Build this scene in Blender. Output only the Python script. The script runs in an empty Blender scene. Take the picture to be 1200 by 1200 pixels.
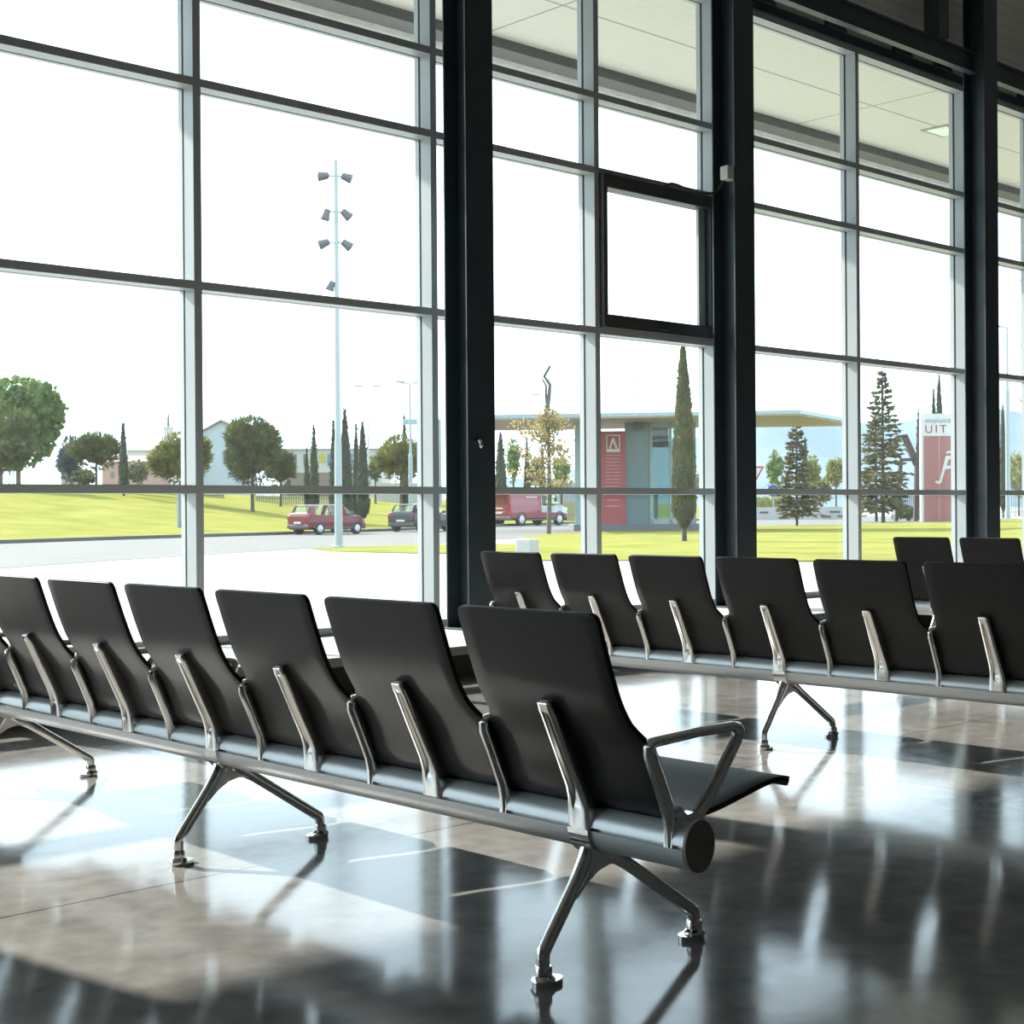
import bpy, bmesh, math, random
from mathutils import Vector, Matrix, noise

random.seed(11)
S = bpy.context.scene
COL = S.collection
PI = math.pi

# ------------------------------------------------------------------ camera
F_PX, YAW, PITCH, ROLL, EYE = 1722.222, 0.7532287, -0.0022475, -0.0072996, 1.11716
fw = Vector((math.sin(YAW)*math.cos(PITCH), math.cos(YAW)*math.cos(PITCH), math.sin(PITCH)))
rt = Vector((math.cos(YAW), -math.sin(YAW), 0.0))
up = rt.cross(fw)
rt, up = rt*math.cos(ROLL)+up*math.sin(ROLL), up*math.cos(ROLL)-rt*math.sin(ROLL)
EYE_P = Vector((0, 0, EYE))
cam = bpy.data.cameras.new('camera')
cam.sensor_width = 36.0
cam.lens = 36.0*F_PX/1200.0
cam.clip_start = 0.05
cam.clip_end = 6000
cam_o = bpy.data.objects.new('camera', cam)
COL.objects.link(cam_o)
m = Matrix((rt, up, -fw)).transposed().to_4x4()
m.translation = EYE_P
cam_o.matrix_world = m
S.camera = cam_o

def at(px, py, z=None, d=None):
    """world point seen at a photo position, on height z or at distance d"""
    v = fw*F_PX + rt*(px-600) - up*(py-600)
    if d is not None:
        return EYE_P + v*(d/F_PX)
    return EYE_P + v*((z-EYE)/v.z)

# ------------------------------------------------------------------ materials
MATS = {}
def mat(name, col, rough=0.5, metal=0.0, var=0.08, scale=6.0, spec=0.5, emit=None, trans=0.0,
        coat=0.0, stretch=None, bump=0.0, col2=None):
    if name in MATS:
        return MATS[name]
    M = bpy.data.materials.new(name)
    M.use_nodes = True
    nt = M.node_tree
    b = nt.nodes['Principled BSDF']
    out = nt.nodes['Material Output']
    b.inputs['Roughness'].default_value = rough
    b.inputs['Metallic'].default_value = metal
    b.inputs['Specular IOR Level'].default_value = spec
    b.inputs['Coat Weight'].default_value = coat
    tc = nt.nodes.new('ShaderNodeTexCoord')
    src = tc.outputs['Object']
    if stretch:
        mp = nt.nodes.new('ShaderNodeMapping')
        mp.inputs['Scale'].default_value = stretch
        nt.links.new(src, mp.inputs['Vector'])
        src = mp.outputs['Vector']
    nz = nt.nodes.new('ShaderNodeTexNoise')
    nz.inputs['Scale'].default_value = scale
    nz.inputs['Detail'].default_value = 4.0
    nt.links.new(src, nz.inputs['Vector'])
    rp = nt.nodes.new('ShaderNodeValToRGB')
    c = Vector(col[:3])
    c2 = Vector(col2[:3]) if col2 else c*(1+var)
    c1 = c if col2 else c*(1-var)
    rp.color_ramp.elements[0].position = 0.32
    rp.color_ramp.elements[1].position = 0.68
    rp.color_ramp.elements[0].color = (*[min(max(x, 0), 1) for x in c1], 1)
    rp.color_ramp.elements[1].color = (*[min(max(x, 0), 1) for x in c2], 1)
    nt.links.new(nz.outputs['Fac'], rp.inputs['Fac'])
    nt.links.new(rp.outputs['Color'], b.inputs['Base Color'])
    if bump:
        bp = nt.nodes.new('ShaderNodeBump')
        bp.inputs['Strength'].default_value = bump
        bp.inputs['Distance'].default_value = 0.01
        nt.links.new(nz.outputs['Fac'], bp.inputs['Height'])
        nt.links.new(bp.outputs['Normal'], b.inputs['Normal'])
    if emit:
        b.inputs['Emission Color'].default_value = (*emit[:3], 1)
        b.inputs['Emission Strength'].default_value = emit[3]
    if trans:
        tl = nt.nodes.new('ShaderNodeBsdfTranslucent')
        nt.links.new(rp.outputs['Color'], tl.inputs['Color'])
        mx = nt.nodes.new('ShaderNodeMixShader')
        mx.inputs['Fac'].default_value = trans
        nt.links.new(b.outputs['BSDF'], mx.inputs[1])
        nt.links.new(tl.outputs['BSDF'], mx.inputs[2])
        nt.links.new(mx.outputs['Shader'], out.inputs['Surface'])
    MATS[name] = M
    return M

def glass_mat(name, tint=(1, 1, 1), dust=0.035, gloss=(0.9, 0.95, 1.0)):
    M = bpy.data.materials.new(name)
    M.use_nodes = True
    nt = M.node_tree
    nt.nodes.remove(nt.nodes['Principled BSDF'])
    out = nt.nodes['Material Output']
    tr = nt.nodes.new('ShaderNodeBsdfTransparent')
    tr.inputs['Color'].default_value = (*tint, 1)
    gl = nt.nodes.new('ShaderNodeBsdfGlossy')
    gl.inputs['Color'].default_value = (*gloss, 1)
    gl.inputs['Roughness'].default_value = 0.02
    lw = nt.nodes.new('ShaderNodeLayerWeight')
    lw.inputs['Blend'].default_value = 0.5
    pw = nt.nodes.new('ShaderNodeMath'); pw.operation = 'POWER'; pw.inputs[1].default_value = 5.0
    nt.links.new(lw.outputs['Facing'], pw.inputs[0])
    fr = nt.nodes.new('ShaderNodeMapRange')
    fr.inputs['To Min'].default_value = 0.03; fr.inputs['To Max'].default_value = 0.9
    nt.links.new(pw.outputs[0], fr.inputs['Value'])
    mx = nt.nodes.new('ShaderNodeMixShader')
    nt.links.new(fr.outputs['Result'], mx.inputs['Fac'])
    nt.links.new(tr.outputs[0], mx.inputs[1])
    nt.links.new(gl.outputs[0], mx.inputs[2])
    tl = nt.nodes.new('ShaderNodeBsdfTranslucent')
    tl.inputs['Color'].default_value = (1, 1, 1, 1)
    tc = nt.nodes.new('ShaderNodeTexCoord')
    nz = nt.nodes.new('ShaderNodeTexNoise')
    nz.inputs['Scale'].default_value = 1.5
    nt.links.new(tc.outputs['Object'], nz.inputs['Vector'])
    mr = nt.nodes.new('ShaderNodeMapRange')
    mr.inputs['To Min'].default_value = dust*0.8
    mr.inputs['To Max'].default_value = dust*1.2
    nt.links.new(nz.outputs['Fac'], mr.inputs['Value'])
    m2 = nt.nodes.new('ShaderNodeMixShader')
    nt.links.new(mr.outputs['Result'], m2.inputs['Fac'])
    nt.links.new(mx.outputs[0], m2.inputs[1])
    nt.links.new(tl.outputs[0], m2.inputs[2])
    nt.links.new(m2.outputs[0], out.inputs['Surface'])
    MATS[name] = M
    return M

def floor_mat():
    M = bpy.data.materials.new('polished_concrete')
    M.use_nodes = True
    nt = M.node_tree
    N = nt.nodes.new
    L = nt.links.new
    b = nt.nodes['Principled BSDF']
    tc = N('ShaderNodeTexCoord')
    n1 = N('ShaderNodeTexNoise'); n1.inputs['Scale'].default_value = 1.1; n1.inputs['Detail'].default_value = 6
    n2 = N('ShaderNodeTexNoise'); n2.inputs['Scale'].default_value = 9.0; n2.inputs['Detail'].default_value = 8
    L(tc.outputs['Object'], n1.inputs['Vector']); L(tc.outputs['Object'], n2.inputs['Vector'])
    ad = N('ShaderNodeMix'); ad.data_type = 'FLOAT'; ad.inputs[0].default_value = 0.45
    L(n1.outputs['Fac'], ad.inputs[2]); L(n2.outputs['Fac'], ad.inputs[3])
    rp = N('ShaderNodeValToRGB')
    rp.color_ramp.elements[0].position = 0.36; rp.color_ramp.elements[1].position = 0.66
    rp.color_ramp.elements[0].color = (0.145, 0.136, 0.126, 1)
    rp.color_ramp.elements[1].color = (0.275, 0.258, 0.238, 1)
    L(ad.outputs[0], rp.inputs['Fac'])
    # sawn joints of the slabs
    sp = N('ShaderNodeSeparateXYZ'); L(tc.outputs['Object'], sp.inputs[0])
    def joint(axis, off, step):
        a = N('ShaderNodeMath'); a.operation = 'ADD'; a.inputs[1].default_value = -off + step*40.5
        L(sp.outputs[axis], a.inputs[0])
        w = N('ShaderNodeMath'); w.operation = 'MODULO'; w.inputs[1].default_value = step
        L(a.outputs[0], w.inputs[0])
        s = N('ShaderNodeMath'); s.operation = 'SUBTRACT'; s.inputs[1].default_value = step/2
        L(w.outputs[0], s.inputs[0])
        ab = N('ShaderNodeMath'); ab.operation = 'ABSOLUTE'; L(s.outputs[0], ab.inputs[0])
        lt = N('ShaderNodeMath'); lt.operation = 'LESS_THAN'; lt.inputs[1].default_value = 0.004
        L(ab.outputs[0], lt.inputs[0])
        return lt
    jx = joint('X', 5.22, 6.0); jy = joint('Y', 3.92, 6.0)
    mx = N('ShaderNodeMath'); mx.operation = 'MAXIMUM'
    L(jx.outputs[0], mx.inputs[0]); L(jy.outputs[0], mx.inputs[1])
    cm = N('ShaderNodeMix'); cm.data_type = 'RGBA'
    L(mx.outputs[0], cm.inputs[0]); L(rp.outputs['Color'], cm.inputs[6])
    cm.inputs[7].default_value = (0.03, 0.028, 0.026, 1)
    L(cm.outputs[2], b.inputs['Base Color'])
    rr = N('ShaderNodeMapRange'); rr.inputs['To Min'].default_value = 0.07; rr.inputs['To Max'].default_value = 0.15
    L(n2.outputs['Fac'], rr.inputs['Value']); L(rr.outputs[0], b.inputs['Roughness'])
    b.inputs['Specular IOR Level'].default_value = 0.34
    n3 = N('ShaderNodeTexNoise'); n3.inputs['Scale'].default_value = 3.0; n3.inputs['Detail'].default_value = 3
    L(tc.outputs['Object'], n3.inputs['Vector'])
    bp = N('ShaderNodeBump'); bp.inputs['Strength'].default_value = 0.05; bp.inputs['Distance'].default_value = 0.01
    L(n3.outputs['Fac'], bp.inputs['Height']); L(bp.outputs['Normal'], b.inputs['Normal'])
    MATS['polished_concrete'] = M
    return M

def rib_mat(name, col, dark, axis, pitch, rough=0.6, seams=None):
    """metal panelling with fine ribs along one axis and optional seams [(axis, pos)]"""
    M = bpy.data.materials.new(name)
    M.use_nodes = True
    nt = M.node_tree
    N = nt.nodes.new; L = nt.links.new
    b = nt.nodes['Principled BSDF']; b.inputs['Roughness'].default_value = rough
    tc = N('ShaderNodeTexCoord')
    sp = N('ShaderNodeSeparateXYZ'); L(tc.outputs['Object'], sp.inputs[0])
    mu = N('ShaderNodeMath'); mu.operation = 'MULTIPLY'; mu.inputs[1].default_value = 2*PI/pitch
    L(sp.outputs[axis], mu.inputs[0])
    sn = N('ShaderNodeMath'); sn.operation = 'SINE'; L(mu.outputs[0], sn.inputs[0])
    mr = N('ShaderNodeMapRange'); mr.inputs['From Min'].default_value = 0.55; mr.inputs['From Max'].default_value = 1.0
    L(sn.outputs[0], mr.inputs['Value'])
    cm = N('ShaderNodeMix'); cm.data_type = 'RGBA'
    cm.inputs[6].default_value = (*col, 1); cm.inputs[7].default_value = (*dark, 1)
    fac = mr.outputs[0]; sfac = None
    for ax, pos in (seams or []):
        s = N('ShaderNodeMath'); s.operation = 'SUBTRACT'; s.inputs[1].default_value = pos
        L(sp.outputs[ax], s.inputs[0])
        a = N('ShaderNodeMath'); a.operation = 'ABSOLUTE'; L(s.outputs[0], a.inputs[0])
        lt = N('ShaderNodeMath'); lt.operation = 'LESS_THAN'; lt.inputs[1].default_value = 0.014
        L(a.outputs[0], lt.inputs[0])
        if sfac is None: sfac = lt.outputs[0]
        else:
            mx = N('ShaderNodeMath'); mx.operation = 'MAXIMUM'
            L(sfac, mx.inputs[0]); L(lt.outputs[0], mx.inputs[1]); sfac = mx.outputs[0]
    L(fac, cm.inputs[0])
    res = cm.outputs[2]
    if sfac is not None:
        c2 = N('ShaderNodeMix'); c2.data_type = 'RGBA'
        c2.inputs[7].default_value = (0.22, 0.22, 0.19, 1)
        L(sfac, c2.inputs[0]); L(res, c2.inputs[6]); res = c2.outputs[2]
    L(res, b.inputs['Base Color'])
    MATS[name] = M
    return M

# ------------------------------------------------------------------ mesh helpers
class MB:
    def __init__(s):
        s.v = []; s.f = []
    def add(s, vs, fs):
        o = len(s.v)
        s.v += [tuple(v) for v in vs]
        s.f += [tuple(i+o for i in f) for f in fs]
        return s
    def box(s, x0, x1, y0, y1, z0, z1):
        v = [(x, y, z) for z in (z0, z1) for y in (y0, y1) for x in (x0, x1)]
        return s.add(v, [(0, 2, 3, 1), (4, 5, 7, 6), (0, 1, 5, 4), (2, 6, 7, 3), (0, 4, 6, 2), (1, 3, 7, 5)])
    def obox(s, p, q, wy, wz):
        """box beam from p to q, cross-section wy (horizontal) x wz"""
        p = Vector(p); q = Vector(q); d = (q-p).normalized()
        a = d.cross(Vector((0, 0, 1)))
        if a.length < 1e-4: a = Vector((1, 0, 0))
        a.normalize(); c = a.cross(d)
        v = []
        for o in (p, q):
            for i, j in ((-1, -1), (1, -1), (1, 1), (-1, 1)):
                v.append(o + a*(i*wy/2) + c*(j*wz/2))
        return s.add(v, [(0, 3, 2, 1), (4, 5, 6, 7), (0, 1, 5, 4), (1, 2, 6, 5), (2, 3, 7, 6), (3, 0, 4, 7)])
    def tube(s, pts, rad, n=10, cap=True, sx=1.0, side=None):
        """swept round tube; sx squashes it along the 'side' direction"""
        P = [Vector(p) for p in pts]
        R = rad if isinstance(rad, (list, tuple)) else [rad]*len(P)
        ref = Vector(side) if side else None
        v = []; prev = None
        for i, p in enumerate(P):
            t = (P[min(i+1, len(P)-1)] - P[max(i-1, 0)]).normalized()
            if ref: a = (ref - t*ref.dot(t)).normalized()
            else:
                a = prev - t*prev.dot(t) if prev else t.orthogonal()
                a.normalize()
            prev = a
            b = t.cross(a)
            for k in range(n):
                g = 2*PI*k/n
                v.append(p + a*(math.cos(g)*R[i]*sx) + b*(math.sin(g)*R[i]))
        f = []
        for i in range(len(P)-1):
            for k in range(n):
                f.append((i*n+k, i*n+(k+1) % n, (i+1)*n+(k+1) % n, (i+1)*n+k))
        if cap:
            f.append(tuple(range(n-1, -1, -1)))
            f.append(tuple((len(P)-1)*n+k for k in range(n)))
        return s.add(v, f)
    def lathe(s, prof, n=16, c=(0, 0, 0), jit=0.0):
        """prof: list of (r, z)"""
        v = []; f = []
        for r, z in prof:
            for k in range(n):
                g = 2*PI*k/n
                rr = r*(1+random.uniform(-jit, jit))
                v.append((c[0]+rr*math.cos(g), c[1]+rr*math.sin(g), c[2]+z))
        for i in range(len(prof)-1):
            for k in range(n):
                f.append((i*n+k, i*n+(k+1) % n, (i+1)*n+(k+1) % n, (i+1)*n+k))
        f.append(tuple(range(n-1, -1, -1))); f.append(tuple((len(prof)-1)*n+k for k in range(n)))
        return s.add(v, f)
    def prism(s, poly, o, u, w, n, t):
        """polygon (a,b) in plane u,w at o, extruded by t along n"""
        o = Vector(o); u = Vector(u); w = Vector(w); n = Vector(n)
        k = len(poly)
        v = [o+u*a+w*b for a, b in poly] + [o+u*a+w*b+n*t for a, b in poly]
        f = [tuple(range(k-1, -1, -1)), tuple(range(k, 2*k))]
        f += [(i, (i+1) % k, k+(i+1) % k, k+i) for i in range(k)]
        return s.add(v, f)
    def slab(s, pts, z0, z1):
        k = len(pts)
        v = [(p[0], p[1], z0) for p in pts] + [(p[0], p[1], z1) for p in pts]
        f = [tuple(range(k-1, -1, -1)), tuple(range(k, 2*k))]
        f += [(i, (i+1) % k, k+(i+1) % k, k+i) for i in range(k)]
        return s.add(v, f)
    def build(s, name, M, parent=None, smooth=False, bevel=0.0, loc=None, seg=2, fix=True):
        me = bpy.data.meshes.new(name)
        me.from_pydata(s.v, [], s.f)
        if fix:
            bm = bmesh.new(); bm.from_mesh(me)
            bmesh.ops.recalc_face_normals(bm, faces=bm.faces)
            bm.to_mesh(me); bm.free()
        if smooth:
            for p in me.polygons: p.use_smooth = True
            try: me.set_sharp_from_angle(angle=math.radians(42))
            except Exception: pass
        me.materials.append(M)
        o = bpy.data.objects.new(name, me)
        COL.objects.link(o)
        if parent: o.parent = parent
        if loc is not None: o.location = loc
        if bevel:
            md = o.modifiers.new('bevel', 'BEVEL'); md.width = bevel; md.segments = seg
            md.limit_method = 'ANGLE'; md.angle_limit = math.radians(40)
        return o

def tag(o, label=None, cat=None, group=None, kind=None):
    if label: o['label'] = label
    if cat: o['category'] = cat
    if group: o['group'] = group
    if kind: o['kind'] = kind
    return o

def empty(name, loc, rz=0.0, **k):
    o = bpy.data.objects.new(name, None)
    o.empty_display_size = 0.2
    COL.objects.link(o)
    o.location = loc; o.rotation_euler = (0, 0, rz)
    return tag(o, **k)

def copy_tree(o, parent=None, depth=0):
    c = o.copy(); COL.objects.link(c)
    if parent is not None:
        c.parent = parent
        c.matrix_parent_inverse = o.matrix_parent_inverse.copy()
    for ch in list(o.children):
        copy_tree(ch, c, depth+1)
    return c

def catmull(P, n=6):
    P = [Vector(p) for p in P]
    Q = [P[0]*2-P[1]] + P + [P[-1]*2-P[-2]]
    out = []
    for i in range(1, len(Q)-2):
        a, b, c, d = Q[i-1:i+3]
        for k in range(n):
            t = k/n
            out.append(0.5*((2*b)+(c-a)*t+(2*a-5*b+4*c-d)*t*t+(3*b-3*c+d-a)*t**3))
    out.append(P[-1])
    return out

# ------------------------------------------------------------------ shared materials
M_floor = floor_mat()
M_black = mat('black_seat_shell', (0.015, 0.015, 0.015), 0.48, var=0.15, scale=40, bump=0.02, spec=0.28)
M_chrome = mat('polished_aluminium', (0.90, 0.89, 0.87), 0.15, 1.0, var=0.03, scale=14)
M_beam = mat('satin_aluminium_beam', (0.60, 0.62, 0.63), 0.36, 0.45, var=0.06, scale=3, stretch=(1, 0.05, 1))
M_groove = mat('beam_groove_black', (0.015, 0.015, 0.016), 0.6)
M_cap = mat('grey_plastic_cap', (0.26, 0.245, 0.225), 0.5)
M_rubber = mat('black_rubber_foot', (0.012, 0.012, 0.012), 0.5)
M_mull = mat('painted_window_aluminium', (0.42, 0.45, 0.45), 0.36, 0.0, var=0.04, scale=2)
M_gasket = mat('black_window_gasket', (0.02, 0.022, 0.024), 0.6)
M_sash = mat('dark_sash_aluminium', (0.060, 0.064, 0.066), 0.4)
M_steel = mat('dark_blue_black_steel', (0.036, 0.052, 0.062), 0.42, 0.0, var=0.12, scale=5)
M_glass = glass_mat('window_glass', (0.95, 0.98, 0.97), 0.010)
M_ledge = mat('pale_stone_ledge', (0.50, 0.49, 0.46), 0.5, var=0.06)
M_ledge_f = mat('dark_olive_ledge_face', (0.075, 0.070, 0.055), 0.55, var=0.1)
M_wall = mat('interior_wall_paint', (0.10, 0.10, 0.10), 0.8)
M_panel = rib_mat('grey_wall_panelling', (0.78, 0.78, 0.72), (0.68, 0.68, 0.63), 'Z', 0.13, 0.6)
M_ceil = mat('dark_ceiling_paint', (0.25, 0.25, 0.235), 0.8)

# ------------------------------------------------------------------ the setting: hall
FY = 8.64            # inner face of the facade
GY = 8.77            # glass plane
XL, XR, YB, ZC = -12.0, 34.0, -9.0, 7.6
def struct(o, label, cat):
    return tag(o, label, cat, kind='structure')

struct(MB().box(XL, XR, YB, FY+0.2, -0.12, 0).build('floor', M_floor),
       'polished grey-brown concrete floor with thin sawn joints and sun patches', 'floor')
struct(MB().box(XL-0.2, XR+0.2, YB-0.2, FY+0.25, ZC, ZC+0.2).build('ceiling', M_ceil),
       'dark hall ceiling above the glazed front', 'ceiling')
struct(MB().box(XL-0.2, XR+0.2, YB-0.2, YB, 0, ZC).build('wall_back', M_wall), 'plain hall wall behind the seat rows', 'wall')
struct(MB().box(XL-0.2, XL, YB, FY+0.25, 0, ZC).build('wall_left', M_wall), 'plain hall end wall past the front seat row', 'wall')
struct(MB().box(XR, XR+0.2, YB, FY+0.25, 0, ZC).build('wall_right', M_wall), 'plain hall end wall beyond the far seat row', 'wall')
struct(MB().box(-0.25, 0.66, FY, FY+0.25, 0, ZC).build('shade_wall_front', M_wall), 'unseen solid strip added to the window wall to shade the floor', 'wall')  # out-of-view strip, added to cast the dark corner on the floor
Z1, Z2, Z3, Z4, Z5, Z6 = 0.24, 1.263, 2.634, 3.999, 4.638, 5.835
struct(MB().box(XL, XR, FY+0.05, FY+0.2, Z6+0.10, ZC).build('wall_front_upper', M_panel),
       'grey ribbed panelling above the window heads', 'wall')
# ledge at the foot of the windows
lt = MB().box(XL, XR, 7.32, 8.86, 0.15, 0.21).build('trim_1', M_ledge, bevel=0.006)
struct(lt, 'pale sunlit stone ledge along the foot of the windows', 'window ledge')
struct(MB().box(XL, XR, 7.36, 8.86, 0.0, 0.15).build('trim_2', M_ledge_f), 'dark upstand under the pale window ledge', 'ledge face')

# ---- window bays
MULL = [-11.9, -9.8, -7.7, -6.2, -4.4, -2.3, -0.22, 0.69, 3.12, 5.226, 7.303, 9.12, 10.71, 13.04, 15.20, 16.85, 18.40, 20.75, 23.0, 24.7, 26.3, 28.6, 30.9]
BAYS = [(8, 10), (10, 12), (12, 14), (14, 16), (16, 18), (18, 20), (20, 22), (7, 8), (0, 3), (3, 6)]
TZ = [Z1, Z2, Z3, Z4, Z5, Z6]
bay_word = ['leftmost window bay with two wide panes, beside the floodlight mast outside',
            'narrow window bay holding the dark-framed opening sash',
            'window bay looking out to the red pylon sign',
            'window bay behind the far seat row, seen at the edge of the photo',
            'far narrow window bay beyond the last visible column',
            'far wide window bay beyond the last visible column',
            'farthest window bay of the hall', 'single window strip right of the added solid strip, outside the photo',
            'first glazed bay at the left end of the hall', 'second glazed bay left of the added solid strip']
def mullion(x, par):
    w = 0.03
    MB().box(x-w, x+w, FY, GY-0.012, Z1-0.03, Z6+0.03).build('mullion', M_mull, par)
    o = MB().box(x-w*0.8, x+w*0.8, GY-0.012, GY+0.012, Z1-0.03, Z6+0.03).build('gasket', M_gasket, par)
    MB().box(x-w, x+w, GY+0.012, GY+0.06, Z1-0.03, Z6+0.03).build('cover_cap', M_mull, par)
def window(idx, i0, i1, first):
    r = empty('window_%d' % idx, (0, 0, 0), label=bay_word[idx-1], cat='window', kind='structure')
    for k in range(i0 if first else i0+1, i1+1):
        mullion(MULL[k], r)
    x0, x1 = MULL[i0], MULL[i1]
    for z in TZ:
        t = 0.028
        for k in range(i0, i1):
            a, b = MULL[k]+0.03, MULL[k+1]-0.03
            MB().box(a, b, FY, GY-0.012, z-t, z+t).build('transom', M_mull, r)
            MB().box(a, b, GY+0.012, GY+0.055, z-t, z+t).build('transom_cap', M_mull, r)
    for k in range(i0, i1):
        a, b = MULL[k]+0.028, MULL[k+1]-0.028
        for j in range(5):
            z0, z1 = TZ[j]+0.026, TZ[j+1]-0.026
            g = MB().add([(a, GY, z0), (b, GY, z0), (b, GY, z1), (a, GY, z1)], [(0, 1, 2, 3)]).build('glass_pane', M_glass, r, fix=False)
            if idx == 2 and k == i1-1 and j == 2:
                # opening sash
                fr = MB()
                ya, yb, w = FY-0.055, FY+0.10, 0.115
                fr.box(a, b, ya, yb, z0, z0+w).box(a, b, ya, yb, z1-w, z1)
                fr.box(a, a+0.05, ya, yb, z0+w, z1-w).box(b-0.10, b, ya, yb, z0+w, z1-w)
                s = fr.build('opening_sash', M_sash, r, bevel=0.006)
                MB().box((a+b)/2-0.06, (a+b)/2+0.06, ya-0.025, ya, z0+0.03, z0+0.055).build('sash_handle', M_sash, s)
                bd = MB().box(b-0.19, b-0.10, FY+0.02, FY+0.05, z0+w, z1-w)
                bd.build('sash_bead', M_mull, s)
    return r
for n, (i0, i1) in enumerate(BAYS):
    window(n+1, i0, i1, n in (0, 7, 8, 9) and n != 9 and n != 7 or n == 7)

# ---- head frame, columns, beams
struct(MB().box(XL, XR, FY-0.03, FY+0.06, Z6+0.028, Z6+0.12).build('trim_3', M_steel), 'black head frame above the top window panes', 'window head')
COLX = [(3.00, 3.285), (7.245, 7.521), (10.445, 10.73), (14.838, 15.126), (18.1, 18.385), (22.6, 22.885), (26.0, 26.285)]
col_word = ['steel column outside the photo, left of the widest panes',
            'dark steel column with a small hook, between the mast and the yellow-leaved tree',
            'dark steel column carrying the small white sensor box',
            'dark steel column beside the red pylon sign',
            'dark steel column beyond the far seat row', 'second steel column beyond the far seat row',
            'third steel column beyond the far seat row']
for (a, b), w in zip(COLX, col_word):
    c = MB()
    c.box(a, b, 8.20, 8.216, 0.21, ZC)                 # inner flange
    c.box(a, b, 8.444, 8.46, 0.21, ZC)                 # outer flange
    mx = (a+b)/2
    c.box(mx-0.006, mx+0.006, 8.216, 8.444, 0.21, ZC)  # web
    c.box(a-0.02, b+0.02, 8.17, 8.49, 0.21, 0.225)     # base plate
    o = c.build('steel_column', M_steel, bevel=0.004)
    tag(o, w, 'column', 'steel columns inside the window wall', 'structure')
for k in range(len(COLX)-1):
    a, b = COLX[k][1], COLX[k+1][0]
    w = MB()
    w.box(a, b, 8.285, 8.375, 5.875, 5.89)
    w.box(a, b, 8.285, 8.375, 6.085, 6.10)
    w.box(a, b, 8.325, 8.337, 5.89, 6.085)
    o = w.build('steel_beam', M_steel)
    tag(o, ['steel beam over the leftmost panes', 'steel beam over the widest panes', 'steel beam above the panes showing the pylon sign',
            'steel beam past the column beside the red pylon sign', 'steel beam farther along the window wall', 'last steel beam along the window wall'][k],
        'beam', 'steel beams between the columns', 'structure')
    # bracket plates from the head frame, posts above the beam
    for q, f in enumerate((0.13, 0.42, 0.72, 0.92)):
        x = a+(b-a)*f
        o = MB().prism([(0, 0), (0.34, 0), (0.27, 0.075), (0, 0.075)], (x, FY-0.06, Z6+0.115), (1, 0, 0), (0, 0, 1), (0, 1, 0), 0.05).build('head_bracket', M_steel)
        tag(o, 'black bracket plate on the window head below a steel beam', 'bracket', 'bracket plates on the window head', 'structure')
    x = a+(b-a)*0.79
    o = MB().box(x, x+0.2, 8.24, 8.42, 6.10, ZC)
    o.prism([(0, 0), (0.55, 0), (0.2, -0.45), (0, -0.45)], (x+0.2, 8.30, ZC-0.35), (1, 0, 0), (0, 0, 1), (0, 1, 0), 0.02)
    o = o.build('steel_post', M_steel)
    tag(o, 'short black steel post standing on a steel beam', 'post', 'steel posts above the beams', 'structure')

# ---- small things on the columns
sb = MB().box(-0.055, 0.055, -0.045, 0.045, -0.062, 0.062).build('sensor_box', mat('white_plastic', (0.55, 0.54, 0.51), 0.5), loc=(10.415, 8.255, 4.10), bevel=0.008)
tag(sb, 'small white sensor box fixed to the steel column beside the opening sash', 'sensor')
cb = MB().tube(catmull([(-0.02, 0.02, -0.06), (-0.06, 0.1, -0.16), (-0.2, 0.2, -0.17), (-0.42, 0.3, -0.10), (-0.55, 0.36, -0.2)], 5), 0.012, 6).build('cable', M_rubber, sb, smooth=True)
hk = empty('wall_hook', (7.342, 8.2, 1.63), label='small metal hook on the face of the steel column with no box', cat='hook')
MB().box(-0.03, 0.03, -0.008, 0.0, -0.01, 0.035).build('plate', M_steel, hk)
MB().tube(catmull([(0, -0.008, 0.0), (0, -0.03, -0.015), (0, -0.035, -0.045), (0, -0.015, -0.055)], 4), [0.016, 0.018, 0.02, 0.017, 0.016, 0.015, 0.015, 0.014, 0.014, 0.013, 0.012, 0.01, 0.008], 8).build('prong', M_chrome, hk, smooth=True)

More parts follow.
